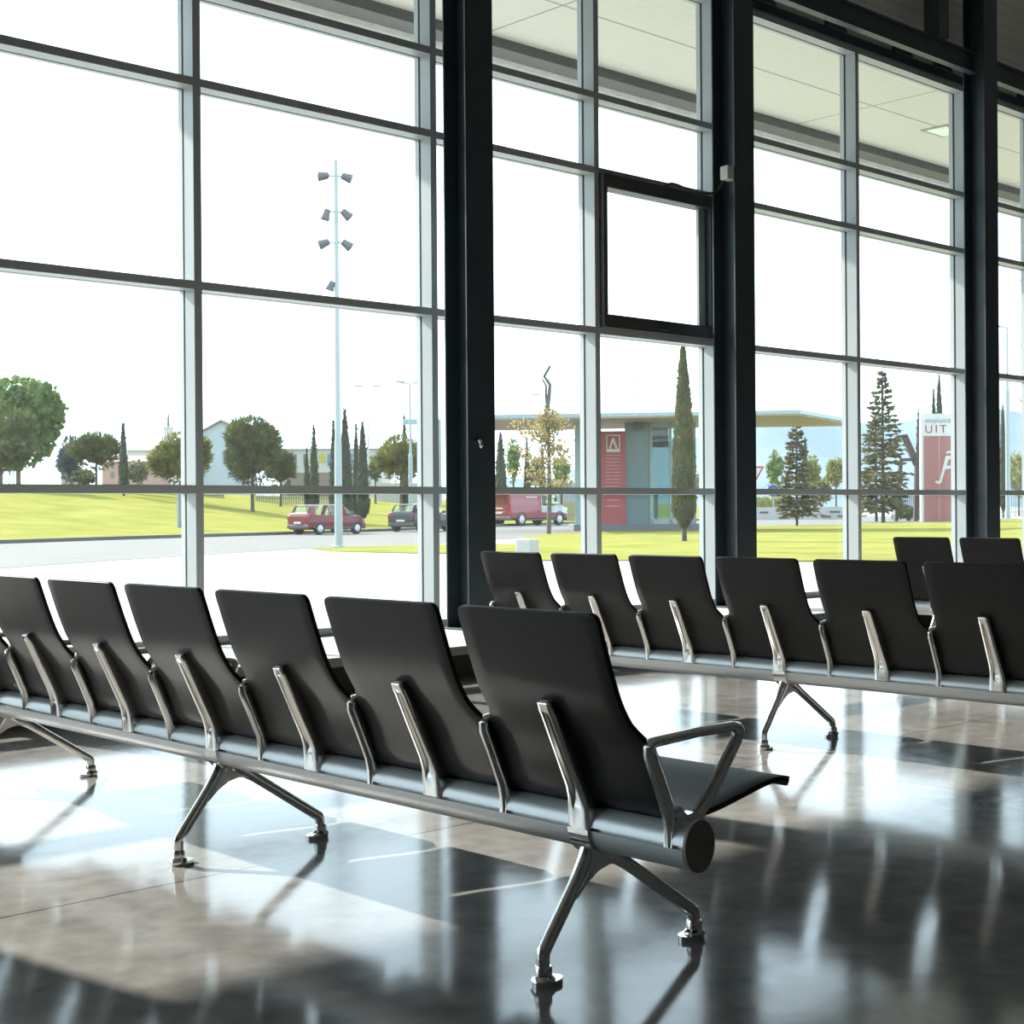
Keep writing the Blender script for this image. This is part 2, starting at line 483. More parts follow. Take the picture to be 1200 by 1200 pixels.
# ------------------------------------------------------------------ beam seating
PROF = catmull([(-0.232, 0, 0.884), (-0.212, 0, 0.824), (-0.187, 0, 0.752), (-0.156, 0, 0.677), (-0.113, 0, 0.609), (-0.082, 0, 0.560),
                (-0.056, 0, 0.500), (-0.038, 0, 0.450), (-0.020, 0, 0.416), (0.008, 0, 0.400), (0.060, 0, 0.396), (0.150, 0, 0.402), (0.245, 0, 0.418),
                (0.345, 0, 0.436), (0.415, 0, 0.440), (0.450, 0, 0.431), (0.478, 0, 0.414)], 5)
PITCH_S = 0.55
def shell_mb():
    hw, rc = 0.234, 0.022
    L = [0.0]
    for a, b in zip(PROF, PROF[1:]): L.append(L[-1]+(b-a).length)
    tot = L[-1]
    # resample: dense at the ends for the rounded corners
    stations = [0, .002, .006, .012, .022] + [.022+(tot-.044)*k/46 for k in range(1, 46)] + [tot-.022, tot-.012, tot-.006, tot-.002, tot]
    def pos(s):
        for i in range(len(L)-1):
            if s <= L[i+1]+1e-9:
                t = (s-L[i])/max(L[i+1]-L[i], 1e-9)
                return PROF[i].lerp(PROF[i+1], t)
        return PROF[-1]
    mb = MB(); n = 10
    for s in stations:
        e = min(s, tot-s)
        w = hw if e >= rc else hw-rc+math.sqrt(max(rc*rc-(rc-e)**2, 0))
        p = pos(s)
        f = 0.0
        if s < tot-0.04:                                  # the shell flares to meet the armrests at the fold
            f = min(max((0.635-p.z)/0.07, 0), 1)*(1-0.5*min(max((p.x-0.02)/0.08, 0), 1))
            f = f*f*(3-2*f)
        w += 0.0385*f
        for k in range(n+1):
            t = -1+2*k/n
            mb.v.append((p.x, w*t, p.z))
    for i in range(len(stations)-1):
        for k in range(n):
            a = i*(n+1)+k
            mb.f.append((a, a+1, a+n+2, a+n+1))
    return mb
def strut_mb():
    # stations: rear x, z, width, depth, groove
    ST = [(-0.168, 0.668, 0.036, 0.018, 0), (-0.176, 0.660, 0.042, 0.030, 0), (-0.170, 0.642, 0.043, 0.034, 0),
          (-0.163, 0.630, 0.044, 0.036, 0.010), (-0.118, 0.535, 0.047, 0.045, 0.012), (-0.078, 0.452, 0.052, 0.050, 0.012),
          (-0.066, 0.420, 0.060, 0.055, 0.009), (-0.062, 0.400, 0.066, 0.058, 0.002), (-0.060, 0.384, 0.068, 0.058, 0), (-0.058, 0.350, 0.070, 0.056, 0)]
    mb = MB()
    for x, z, w, d, g in ST:
        h = w*0.56
        mb.v += [(x+d, -h*0.8, z), (x+d*0.35, -h, z), (x+0.004, -h*0.92, z), (x, -h*0.72, z), (x, -h*0.42, z), (x+g, -h*0.30, z),
                 (x+g, h*0.30, z), (x, h*0.42, z), (x, h*0.72, z), (x+0.004, h*0.92, z), (x+d*0.35, h, z), (x+d, h*0.8, z)]
    n = 12
    for i in range(len(ST)-1):
        for k in range(n):
            mb.f.append((i*n+k, i*n+(k+1) % n, (i+1)*n+(k+1) % n, (i+1)*n+k))
    mb.f.append(tuple(range(n))); mb.f.append(tuple((len(ST)-1)*n+k for k in range(n)))
    return mb
def arm_mb():
    mb = MB()
    rear = [(-0.034, 0, 0.348), (-0.036, 0, 0.385), (-0.045, 0, 0.425), (-0.080, 0, 0.505), (-0.108, 0, 0.565), (-0.108, 0, 0.583)]
    mb.tube(rear, [0.021, 0.021, 0.0205, 0.019, 0.0185, 0.018], 10, side=(0, 1, 0), sx=0.72)
    top = [(-0.112, 0, 0.578), (-0.104, 0, 0.589), (-0.09, 0, 0.591), (0.06, 0, 0.597), (0.185, 0, 0.597), (0.203, 0, 0.593), (0.211, 0, 0.580)]
    mb.tube(top, [0.012, 0.013, 0.0125, 0.012, 0.0125, 0.014, 0.015], 10, side=(0, 1, 0), sx=1.2)
    front = [(0.211, 0, 0.586), (0.203, 0, 0.565), (0.125, 0, 0.475), (0.062, 0, 0.412), (0.045, 0, 0.385), (0.040, 0, 0.350)]
    mb.tube(front, [0.0155, 0.0175, 0.0185, 0.0195, 0.021, 0.020], 10, side=(0, 1, 0), sx=0.72)
    web = [(-0.05, 0.345), (0.055, 0.345), (0.066, 0.405), (0.030, 0.418), (0.006, 0.414), (-0.018, 0.438), (-0.048, 0.425)]
    mb.prism(web, (0, -0.012, 0), (1, 0, 0), (0, 0, 1), (0, 1, 0), 0.024)
    return mb
def ell(a, b, z0, z1, cz, n=14):
    """half ellipse arcs of the beam section between heights z0..z1 (x,z) list"""
    out = []
    for k in range(n+1):
        g = -PI/2+PI*k/n
        out.append((a*math.cos(g), cz+b*math.sin(g)))
    return out
def beam_poly():
    cz, a, b = 0.352, 0.053, 0.060
    pts = []
    for k in range(12):                                   # lower half, left to right
        g = PI + (PI)*k/11
        pts.append((a*math.cos(g), cz-0.005+b*math.sin(g)*0.93))
    pts += [(a*0.70, cz-0.005), (a*0.70, cz+0.003)]
    for k in range(12):                                   # upper half
        g = PI*k/11
        pts.append((a*0.95*math.cos(g), cz+0.003+b*0.74*math.sin(g)))
    pts += [(-a*0.70, cz+0.003), (-a*0.70, cz-0.005)]
    return pts
def leg_mb():
    mb = MB()
    rear = [(-0.012, 0, 0.335), (-0.022, 0, 0.290), (-0.050, 0, 0.245), (-0.098, 0, 0.180), (-0.168, 0, 0.090), (-0.178, 0, 0.072), (-0.178, 0, 0.030)]
    mb.tube(catmull(rear, 4), [0.030-0.011*min(k/10, 1)-0.002*(k/24) for k in range(25)], 12, side=(0, 1, 0), sx=0.92)
    front = [(0.010, 0, 0.330), (0.030, 0, 0.290), (0.080, 0, 0.258), (0.150, 0, 0.213), (0.340, 0, 0.088), (0.366, 0, 0.068), (0.371, 0, 0.030)]
    mb.tube(catmull(front, 4), [0.030-0.012*min(k/10, 1)-0.001*(k/24) for k in range(25)], 12, side=(0, 1, 0), sx=0.92)
    # strap clamped round the underside of the beam, and the arch between the legs
    out = [(0.061*math.cos(PI+PI*k/16), 0.350+0.068*math.sin(PI+PI*k/16)) for k in range(17)]
    inn = [(0.050*math.cos(2*PI-PI*k/16), 0.350+0.055*math.sin(2*PI-PI*k/16)) for k in range(17)]
    for k in range(16):
        q = [out[k], out[k+1], inn[15-k], inn[16-k]]
        mb.prism(q, (0, -0.034, 0), (1, 0, 0), (0, 0, 1), (0, 1, 0), 0.068)
    mb.prism([(-0.030, 0.292), (0.030, 0.292), (0.085, 0.262), (0.120, 0.228), (0.080, 0.243), (0.040, 0.249), (0.000, 0.240), (-0.040, 0.216), (-0.075, 0.185), (-0.060, 0.235)],
             (0, -0.013, 0), (1, 0, 0), (0, 0, 1), (0, 1, 0), 0.026)
    return mb
def foot_mb(x, inner):
    mb = MB()
    mb.lathe([(0.019, 0.046), (0.021, 0.040), (0.021, 0.024), (0.028, 0.018), (0.030, 0.012)], 16, (x, 0, 0))
    pad = []
    for k in range(20):
        g = 2*PI*k/20
        pad.append((x+inner*0.014+0.042*math.cos(g), 0.028*math.sin(g)))
    mb.slab(pad, 0.0, 0.013)
    return mb

def make_row(n=7):
    r = empty('beam_seating', (0, 0, 0))
    mid = (n-1)*PITCH_S/2
    y0, y1 = -PITCH_S/2-0.045, (n-1)*PITCH_S+PITCH_S/2+0.045
    MB().prism(beam_poly(), (0, y0, 0), (1, 0, 0), (0, 0, 1), (0, 1, 0), y1-y0).build('beam', M_beam, r, smooth=True)
    for y, t in ((y0, -0.010), (y1, 0.010)):
        poly = [(0.0525*math.cos(2*PI*k/28), 0.350+0.0605*math.sin(2*PI*k/28)) for k in range(28)]
        MB().prism(poly, (0, y, 0), (1, 0, 0), (0, 0, 1), (0, 1, 0), t).build('end_cap', M_cap, r, bevel=0.002)
    sh = shell_mb().build('seat_shell', M_black, r, smooth=True)
    md = sh.modifiers.new('thickness', 'SOLIDIFY'); md.thickness = 0.014; md.offset = 0.0
    mb = sh.modifiers.new('round', 'BEVEL'); mb.width = 0.005; mb.segments = 2; mb.limit_method = 'ANGLE'; mb.angle_limit = math.radians(50)
    st = strut_mb().build('back_strut', M_chrome, sh, smooth=True, bevel=0.002)
    for i in range(1, n):
        c = copy_tree(sh, r); c.location = (0, i*PITCH_S, 0)
    ar = arm_mb().build('armrest', M_chrome, r, smooth=True)
    ar.location = (0, -PITCH_S/2, 0)
    for i in range(1, n+1):
        c = copy_tree(ar, r); c.location = (0, (i-0.5)*PITCH_S, 0)
    lg = leg_mb().build('leg_frame', M_chrome, r, smooth=True, bevel=0.003)
    foot_mb(-0.178, 1).build('foot', M_chrome, lg, smooth=True)
    foot_mb(0.371, -1).build('foot', M_chrome, lg, smooth=True)
    for i in range(3, n, 3):
        c = copy_tree(lg, r); c.location = (0, i*PITCH_S, 0)
    return r
row = make_row()
tag(row, 'nearest row of black seats on one beam, its triangular end armrest in full view', 'row of seats', 'rows of black beam seats')
row.location = (2.580, 2.466, 0)
row2 = copy_tree(row)
row2.location = (5.648, 2.500, 0)
tag(row2, 'middle row of black beam seats, just behind the nearest row', 'row of seats', 'rows of black beam seats')
row3 = copy_tree(row)
row3.location = (9.88, 2.57, 0)
tag(row3, 'farthest row of black beam seats, only two seat backs showing above the middle row', 'row of seats', 'rows of black beam seats')

# ------------------------------------------------------------------ canopy outside
M_soffit = rib_mat('cream_soffit_panels', (0.60, 0.585, 0.50), (0.575, 0.56, 0.478), 'Y', 0.17, 0.5, seams=[('Y', 11.29), ('X', 17.42), ('X', 5.4), ('X', 11.4), ('X', 23.4)])
M_canopy = mat('grey_canopy_metal', (0.30, 0.30, 0.28), 0.5)
cp = empty('exterior_canopy', (0, 0, 0), label='flat canopy outside the windows with a cream panelled underside', cat='canopy', kind='structure')
MB().box(-4, 40, 8.9, 12.75, 6.60, 6.75).build('soffit', M_soffit, cp)
MB().box(-4, 40, 12.55, 12.85, 6.48, 6.60).build('edge_beam', mat('dark_canopy_edge', (0.09, 0.09, 0.085), 0.6), cp)
MB().box(-4, 40, 8.9, 13.0, 6.75, 6.85).build('roof', M_canopy, cp)
MB().tube([(-4, 12.98, 6.47), (40, 12.98, 6.47)], 0.085, 14).build('gutter', mat('pale_gutter', (0.85, 0.85, 0.82), 0.3), cp, smooth=True)
cl = empty('canopy_downlight', (19.35, 11.33, 6.60), label='small square light set into the canopy underside', cat='light')
MB().box(-0.30, 0.30, -0.22, 0.22, -0.012, 0.0).build('frame', M_canopy, cl)
MB().box(-0.24, 0.24, -0.16, 0.16, -0.018, -0.012).build('diffuser', mat('lit_diffuser', (0.6, 0.66, 0.55), 0.4, emit=(0.85, 1.0, 0.75, 0.25)), cl)

# ------------------------------------------------------------------ light
sun = bpy.data.lights.new('sun', 'SUN')
sun.energy = 13.0
sun.angle = math.radians(0.6)
sun.color = (1.0, 0.955, 0.89)
so = bpy.data.objects.new('sun', sun)
COL.objects.link(so)
to_sun = Vector((-0.17, 1.0, 0.64)).normalized()
so.rotation_euler = to_sun.to_track_quat('Z', 'Y').to_euler()
so.location = (0, 30, 40)
W = bpy.data.worlds.new('sky')
S.world = W
W.use_nodes = True
bg = W.node_tree.nodes['Background']
bg.inputs['Color'].default_value = (0.72, 0.89, 1.0, 1)
bg.inputs['Strength'].default_value = 3.6

# ------------------------------------------------------------------ outdoors: ground
M_pave = mat('pale_concrete_paving', (0.36, 0.355, 0.34), 0.8, var=0.05, scale=0.4)
M_road = mat('grey_asphalt', (0.142, 0.136, 0.126), 0.85, spec=0.1, var=0.08, scale=0.5)
M_kerb = mat('dark_kerb', (0.06, 0.06, 0.058), 0.8)  # the kerb's shade is put into this dark colour
M_lawn = mat('short_green_lawn', (0.150, 0.158, 0.036), 0.9, scale=0.5, col2=(0.220, 0.200, 0.056), bump=0.3, spec=0.0)
def gp(px, py, z=0.0):
    p = at(px, py, z=z); return (p.x, p.y)
struct(MB().box(-150, 700, 8.9, 700, -0.4, -0.03).build('ground_paving', M_pave), 'pale sunlit paving outside the windows', 'paving')
near = [(-30, 5), (12.8, 28.9), (16.9, 31.5), (25.4, 35.9), (30, 36.0), (36.5, 40.5)] + [gp(600, 631), gp(640, 626.3), gp(700, 623), gp(830, 618.8), gp(885, 616.8), gp(970, 615.6), gp(1060, 613.5)]
far_ = [(-30, 30), (22.9, 51.7), (28, 53.9), (33, 55.6), (38.5, 57.2), (44, 59.3), (50, 62.0), (58, 66.5), (70, 73), (95, 80), (140, 92)]
road = MB().slab(near + [gp(1300, 611)] + [(150, 90)] + far_[::-1], -0.05, -0.02).build('road', M_road)
struct(road, 'grey asphalt road with the parked cars', 'road')
kb = MB()
for a, b in zip(far_, far_[1:]):
    kb.obox((a[0], a[1], 0.02), (b[0], b[1], 0.02), 0.35, 0.2)
struct(kb.build('kerb', M_kerb), 'dark kerb between the road and the grassy bank', 'kerb')
# grassy bank on the far side of the road
far_s = []
for a, b in zip(far_[:10], far_[1:11]):
    for i in range(6):
        far_s.append(Vector((a[0]+(b[0]-a[0])*i/6, a[1]+(b[1]-a[1])*i/6, 0)))
far_s.append(Vector((far_[10][0], far_[10][1], 0)))
for _ in range(6):
    far_s = [far_s[0]]+[(far_s[i-1]+far_s[i]*2+far_s[i+1])/4 for i in range(1, len(far_s)-1)]+[far_s[-1]]
bank = MB(); NV = 22
for i, p in enumerate(far_s):
    t = (far_s[min(i+1, len(far_s)-1)] - far_s[max(i-1, 0)]).normalized()
    nrm = Vector((-t.y, t.x, 0))
    crest = 2.65 - 0.35*min(max((p.x-60)/20, 0), 1) - 0.5*min(max((p.x-85)/40, 0), 1)
    for k in range(NV+1):
        v = k/NV
        q = p + nrm*(0.18+v*46)
        s = min(v/0.72, 1); s = s*s*(3-2*s)
        z = 0.05 + crest*s + 0.10*noise.noise(Vector((q.x*0.09, q.y*0.09, 0)))*min(v*6, 1)
        bank.v.append((q.x, q.y, z))
for i in range(len(far_s)-1):
    for k in range(NV):
        a = i*(NV+1)+k
        bank.f.append((a, a+1, a+NV+2, a+NV+1))
struct(bank.build('lawn_bank', M_lawn, smooth=True), 'grassy bank rising behind the road', 'lawn')
from mathutils.bvhtree import BVHTree
BANK = BVHTree.FromPolygons([Vector(v) for v in bank.v], bank.f)
def ground(px, py, d):
    """point on the bank or the flat ground below a photo position at distance d, and the photo row it shows at"""
    p = at(px, py, d=d)
    h = BANK.ray_cast(Vector((p.x, p.y, 50)), Vector((0, 0, -1)))
    z = h[0].z if h[0] is not None else -0.03
    dz = (p.z-z)*F_PX/d
    return Vector((p.x, p.y, z)), py+dz
lawnA = [gp(*p) for p in ((365, 642.5), (430, 640.3), (500, 638.2), (560, 637.4), (604, 637), (606, 648), (580, 648.3), (500, 648), (440, 646.7), (385, 645.2))]
struct(MB().slab(lawnA, -0.04, 0.0).build('lawn_strip', M_lawn), 'thin grass strip at the foot of the floodlight mast', 'lawn')
lawnB = [gp(*p) for p in ((612, 629), (640, 626), (700, 622.6), (830, 618.4), (885, 616.4), (970, 615.2), (1035, 613), (1110, 611.5), (1180, 608.4), (1300, 606), (1500, 640), (1200, 656), (945, 657), (760, 656), (629, 656))]
struct(MB().slab(lawnB, -0.04, 0.0).build('lawn_front', M_lawn), 'flat lawn in front of the pavilion', 'lawn')
# hills, with the distance haze put into their base colour
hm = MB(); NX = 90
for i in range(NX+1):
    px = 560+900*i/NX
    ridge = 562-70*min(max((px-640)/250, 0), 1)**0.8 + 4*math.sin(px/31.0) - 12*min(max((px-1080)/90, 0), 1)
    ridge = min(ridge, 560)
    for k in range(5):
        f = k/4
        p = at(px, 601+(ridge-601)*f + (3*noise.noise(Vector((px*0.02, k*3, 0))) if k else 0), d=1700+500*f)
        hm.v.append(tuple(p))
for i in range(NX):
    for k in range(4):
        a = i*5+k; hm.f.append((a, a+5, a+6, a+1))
struct(hm.build('hills', mat('haze_tinted_hill', (0.165, 0.205, 0.235), 1.0, var=0.12, scale=0.006, spec=0.0), smooth=True), 'pale bluish hills behind the pavilion', 'hills')

# ------------------------------------------------------------------ trees
def leaf_mat(name, c1, c2, tr=0.35):
    return mat(name, c1, 0.7, col2=c2, scale=1.3, trans=tr, spec=0.2)
L_pine = leaf_mat('pine_needles', (0.042, 0.056, 0.026), (0.120, 0.138, 0.045))
L_pineY = leaf_mat('yellow_pine_needles', (0.070, 0.080, 0.022), (0.190, 0.190, 0.048))
L_cyp = leaf_mat('cypress_foliage', (0.026, 0.036, 0.024), (0.055, 0.065, 0.034), 0.25)
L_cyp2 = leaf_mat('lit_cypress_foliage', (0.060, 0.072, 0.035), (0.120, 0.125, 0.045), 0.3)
L_broad = leaf_mat('broad_leaves', (0.060, 0.105, 0.034), (0.150, 0.215, 0.070), 0.45)
L_blue = leaf_mat('blue_green_needles', (0.045, 0.062, 0.070), (0.085, 0.105, 0.105))
L_bright = leaf_mat('bright_green_leaves', (0.120, 0.190, 0.070), (0.200, 0.260, 0.100), 0.4)
L_yel = leaf_mat('yellow_autumn_leaves', (0.260, 0.190, 0.060), (0.300, 0.250, 0.110), 0.4)
L_yg = leaf_mat('yellow_green_leaves', (0.190, 0.200, 0.060), (0.250, 0.250, 0.090), 0.4)
L_olive = leaf_mat('olive_leaves', (0.095, 0.105, 0.060), (0.150, 0.155, 0.090), 0.35)
L_spr = leaf_mat('spruce_needles', (0.070, 0.076, 0.036), (0.140, 0.135, 0.062), 0.4)
M_bark = mat('grey_bark', (0.085, 0.072, 0.058), 0.9, var=0.2, scale=8)
M_bark_d = mat('dark_bark', (0.045, 0.038, 0.032), 0.9, var=0.2, scale=8)
def rdir(rg, up=0.0):
    while True:
        v = Vector((rg.uniform(-1, 1), rg.uniform(-1, 1), rg.uniform(-1, 1)))
        if 0.05 < v.length < 1: break
    v.normalize(); v.z += up
    return v.normalized()
def leaf(mb, p, d, L, w, rg):
    a = d.orthogonal().normalized()
    a.rotate(Matrix.Rotation(rg.uniform(0, 2*PI), 3, d))
    n = d.cross(a)
    mb.add([p, p+d*L*0.5+a*w*0.5, p+d*L+n*w*0.3, p+d*L*0.5-a*w*0.5], [(0, 1, 2), (0, 2, 3)])
ICO = {}
def ico(sub):
    if sub not in ICO:
        bm = bmesh.new(); bmesh.ops.create_icosphere(bm, subdivisions=sub, radius=1.0)
        ICO[sub] = ([v.co.copy() for v in bm.verts], [tuple(v.index for v in f.verts) for f in bm.faces]); bm.free()
    return ICO[sub]
def lump(mb, c, r, rg, amp=0.25, sub=2, freq=2.2):
    V, Fc = ico(sub); s = Vector((rg.uniform(0, 50),)*3); c = Vector(c)
    mb.add([c+Vector((v.x*r[0], v.y*r[1], v.z*r[2]))*(1+amp*noise.noise(v*freq+s)) for v in V], Fc)
def trunk(mb, h, r, sub=0.7, lean=0.0):
    mb.tube([(0, 0, -sub), (0, 0, 0.0), (lean*0.4, 0, h*0.5), (lean, 0, h)], [r*1.25, r*1.1, r*0.85, r*0.55], 8)
def ground_tree(name, px, base, d, parts, label, cat='tree', group=None, seed=0):
    o = empty(name, ground(px, base, d)[0], label=label, cat=cat, group=group)
    for n, mb, M in parts:
        mb.build(n, M, o, fix=False, smooth=(n == 'trunk'))
    return o
def u(d): return d/F_PX
def round_tree(px, top, base, hw, d, M, label, name='stone_pine', crown_lo=None, n=900, spiky=True, seed=1, cx=0.0, cat='tree', group=None, bark=None, ls=None):
    rg = random.Random(seed); k = u(d); base = ground(px, base, d)[1]
    h = (base-top)*k; w = hw*k
    lo = (base-(crown_lo if crown_lo else top+2*hw))*k
    c = MB(); cz = (h+lo)/2; rz = (h-lo)/2
    L0 = ls if ls else max(0.26, min(0.6, 4.6*k))
    n = int(n*1.6)
    nl = 9
    lumps = []
    for i in range(nl):
        g = 2*PI*i/nl+rg.uniform(-.3, .3); e = rg.uniform(-0.55, 0.75)
        q = Vector((cx*k+math.cos(g)*w*0.60*math.sqrt(1-e*e*0.7), math.sin(g)*w*0.60, cz+e*rz*0.62))
        ra_ = rg.uniform(0.28, 0.40); r = (w*ra_, w*ra_, min(rz*ra_*1.05, w*0.5)); lumps.append((q, r)); lump(c, q, r, rg, 0.55, 3, 3.6)
    lump(c, (cx*k, 0, cz), (w*0.62, w*0.62, rz*0.66), rg, 0.5, 3, 3.2)
    for i in range(n):
        dd = rdir(rg)
        if rg.random() < 0.7:
            q, r = lumps[rg.randrange(nl)]; p = q+Vector((dd.x*r[0], dd.y*r[1], dd.z*r[2]))*rg.uniform(0.9, 1.15)
        else:
            p = Vector((cx*k+dd.x*w*0.78, dd.y*w*0.78, cz+dd.z*rz*0.88))
        out = (p-Vector((cx*k, 0, cz)));
        if out.length > 0: out.normalize()
        v = (out*0.9+Vector((0, 0, 0.7 if spiky else 0.0))+rdir(rg)*0.55).normalized()
        if spiky:
            for j in range(3):
                leaf(c, p, (v+rdir(rg)*0.3).normalized(), L0*rg.uniform(1.1, 2.3), L0*0.26, rg)
        else:
            leaf(c, p, rdir(rg), L0*rg.uniform(0.6, 1.1), L0*0.75, rg)
    t = MB(); trunk(t, lo+rz*0.7, max(0.10, w*0.065))
    return ground_tree(name, px, base, d, [('crown', c, M), ('trunk', t, bark or M_bark)], label, cat, group)
def cypress(px, top, base, hw, d, label, M=None, n=700, seed=1, group='cypress trees outside', name='cypress_tree'):
    rg = random.Random(seed); k = u(d); base = ground(px, base, d)[1]
    h = (base-top)*k; w = hw*k; lo = min(0.5, 0.06*h)
    def rad(t):      # t 0..1 from base of crown to tip
        return w*min(1.0, (t/0.10)**0.6 if t < 0.10 else 1.0)*(1-max(0, (t-0.25)/0.75)**1.5*0.93)
    c = MB(); prof = [(0.03, lo)]
    for i in range(1, 26):
        t = i/26; prof.append((max(0.02, rad(t)*0.86), lo+(h-lo)*t))
    prof.append((0.01, h))
    c.lathe(prof, 14, jit=0.14)
    Ls = max(0.16, w*0.34)
    for i in range(n):
        t = rg.random()**1.15; g = rg.uniform(0, 2*PI); r = rad(t)*rg.uniform(0.78, 1.0)
        p = Vector((r*math.cos(g), r*math.sin(g), lo+(h-lo)*t*0.985))
        leaf(c, p, (Vector((math.cos(g)*0.35, math.sin(g)*0.35, 1))+rdir(rg)*0.25).normalized(), Ls*rg.uniform(0.6, 1.2), Ls*0.45, rg)
    t = MB(); trunk(t, lo+0.5, max(0.08, w*0.22))
    return ground_tree(name, px, base, d, [('crown', c, M or L_cyp), ('trunk', t, M_bark_d)], label, 'tree', group)
def conifer(px, top, base, hw, d, label, M, tiers=16, dens=14, seed=1, crown_lo=0.10, name='spruce_tree', power=0.8, gaps=0.0, shape=1.0):
    rg = random.Random(seed); k = u(d); base = ground(px, base, d)[1]
    h = (base-top)*k; w = hw*k
    c = MB(); b = MB()
    trunk(b, h*0.97, max(0.07, h*0.012))
    for i in range(tiers):
        t = crown_lo+(0.985-crown_lo)*i/(tiers-1)
        if rg.random() < gaps and t > 0.3: continue
        R = w*(1-t)**power*shape*rg.uniform(0.75, 1.1)+0.12
        nb = max(4, int(4+5*(1-t)+2))
        for j in range(nb):
            g = 2*PI*j/nb+rg.uniform(-.4, .4); Rj = R*rg.uniform(0.6, 1.1)
            d0 = Vector((math.cos(g), math.sin(g), 0))
            z0 = h*t+rg.uniform(-.15, .15); tip = Vector((d0.x*Rj, d0.y*Rj, z0-Rj*0.10+0.15))
            b.tube([(0, 0, z0), (d0.x*Rj*0.5, d0.y*Rj*0.5, z0+0.05), tuple(tip)], [0.03, 0.02, 0.01], 4)
            for q in range(dens):
                s = rg.uniform(0.25, 1.0)
                p = Vector((d0.x*Rj*s, d0.y*Rj*s, z0+(tip.z-z0)*s))
                v = (d0*0.6+d0.cross(Vector((0, 0, 1)))*rg.uniform(-1, 1)+Vector((0, 0, rg.uniform(-0.4, 0.25)))).normalized()
                leaf(c, p, v, (0.22+0.16*w*(1-t))*rg.uniform(0.7, 1.3), 0.14+0.02*w, rg)
    return ground_tree(name, px, base, d, [('crown', c, M), ('trunk', b, M_bark_d)], label)
GP = 'pines on the grassy bank'
round_tree(22, 437, 572, 56, 122, L_broad, 'large bright green broad-leaved tree at the far left, behind the rounded pine', 'broadleaf_tree', 555, 3600, False, 3, ls=0.55)
round_tree(1, 474, 584, 42, 95, L_pine, 'dark rounded pine at the left edge, in front of the large broad-leaved tree', 'stone_pine', 556, 900, True, 4, group=GP)
round_tree(83, 512, 572, 13, 132, L_blue, 'dark bluish conifer just right of the large broad-leaved tree', 'conifer_tree', 566, 420, True, 5)
round_tree(113, 508, 571, 28, 103, L_pine, 'small umbrella-shaped stone pine left of the lone cypress', 'stone_pine', 551, 800, True, 6, group=GP)
round_tree(99, 549, 571, 15, 118, L_pine, 'low dark shrub beneath the umbrella-shaped stone pine', 'shrub', 569, 260, False, 7, cat='shrub')
cypress(145, 495, 577, 6, 95, 'lone slim cypress between the umbrella-shaped pine and the church', seed=8, n=500)
round_tree(162, 539, 573, 14, 125, L_olive, 'small grey-green tree right of the lone slim cypress', 'garden_tree', 566, 300, False, 9)
round_tree(214, 507, 578, 36, 95, L_pineY, 'yellowish bushy pine half hidden by a window mullion', 'bushy_pine', 568, 1000, True, 10, group=GP)
round_tree(296, 487, 587, 34, 92, L_pine, 'big dark spiky pine in front of the white gabled house', 'bushy_pine', 572, 1300, True, 11, group=GP)
round_tree(329, 529, 584, 16, 104, L_pine, 'smaller pine leaning against the right side of the big spiky pine', 'bushy_pine', 571, 420, True, 12, group=GP)
cypress(360, 525, 583, 4, 100, 'short thin cypress left of the red car roof', seed=13, n=300)
cypress(368.5, 498, 587, 6, 92, 'taller cypress directly above the back of the red car', seed=14, n=500)
cypress(391.5, 493, 597, 5.5, 84, 'slim cypress immediately left of the floodlight mast', seed=15, n=500)
cypress(405, 479, 602, 9, 78, 'tallest cypress of the bank, behind the floodlight mast', seed=16, n=800)
cypress(418, 496, 592, 5, 88, 'slim cypress touching the left of the stout cypress beside the mast', seed=17, n=400)
cypress(425.5, 494, 595, 8.5, 86, 'stout cypress between the floodlight mast and the black car', seed=18, n=700)
round_tree(440, 534, 572, 8, 120, L_pine, 'small round bush left of the yellowish pine beyond the black car', 'shrub', 566, 200, False, 19, cat='shrub')
round_tree(470, 511, 592, 27, 95, L_pineY, 'yellowish pine beyond the black car, behind the lamp post', 'bushy_pine', 566, 900, True, 20, group=GP)
cypress(474.5, 484, 594, 5, 104, 'thin cypress rising out of the yellowish pine, under the blue sign board', seed=21, n=400)
# right-hand side
GR = 'trees behind the pavilion roof'
cypress(587, 506, 575, 9, 105, 'dark cypress next to the hooked steel column, above the red and white van', seed=22, n=500, group=GR)
round_tree(602, 511, 575, 8, 112, L_bright, 'bright green poplar right of the dark cypress above the van', 'poplar_tree', 570, 400, False, 23, group=GR)
cypress(618, 512, 575, 5, 112, 'narrow cypress between the poplar and the yellow-leaved tree', seed=24, n=300, group=GR)
cypress(636, 522, 575, 5, 112, 'narrow cypress directly behind the trunk of the yellow-leaved tree', seed=25, n=300, group=GR)
round_tree(628, 534, 575, 10, 118, L_olive, 'olive-green bush in front of the two narrow cypresses', 'shrub', 572, 260, False, 26, cat='shrub', group=GR)
round_tree(658, 534, 575, 10, 112, L_bright, 'bright green poplar right of the yellow-leaved tree', 'poplar_tree', 570, 400, False, 27, group=GR)
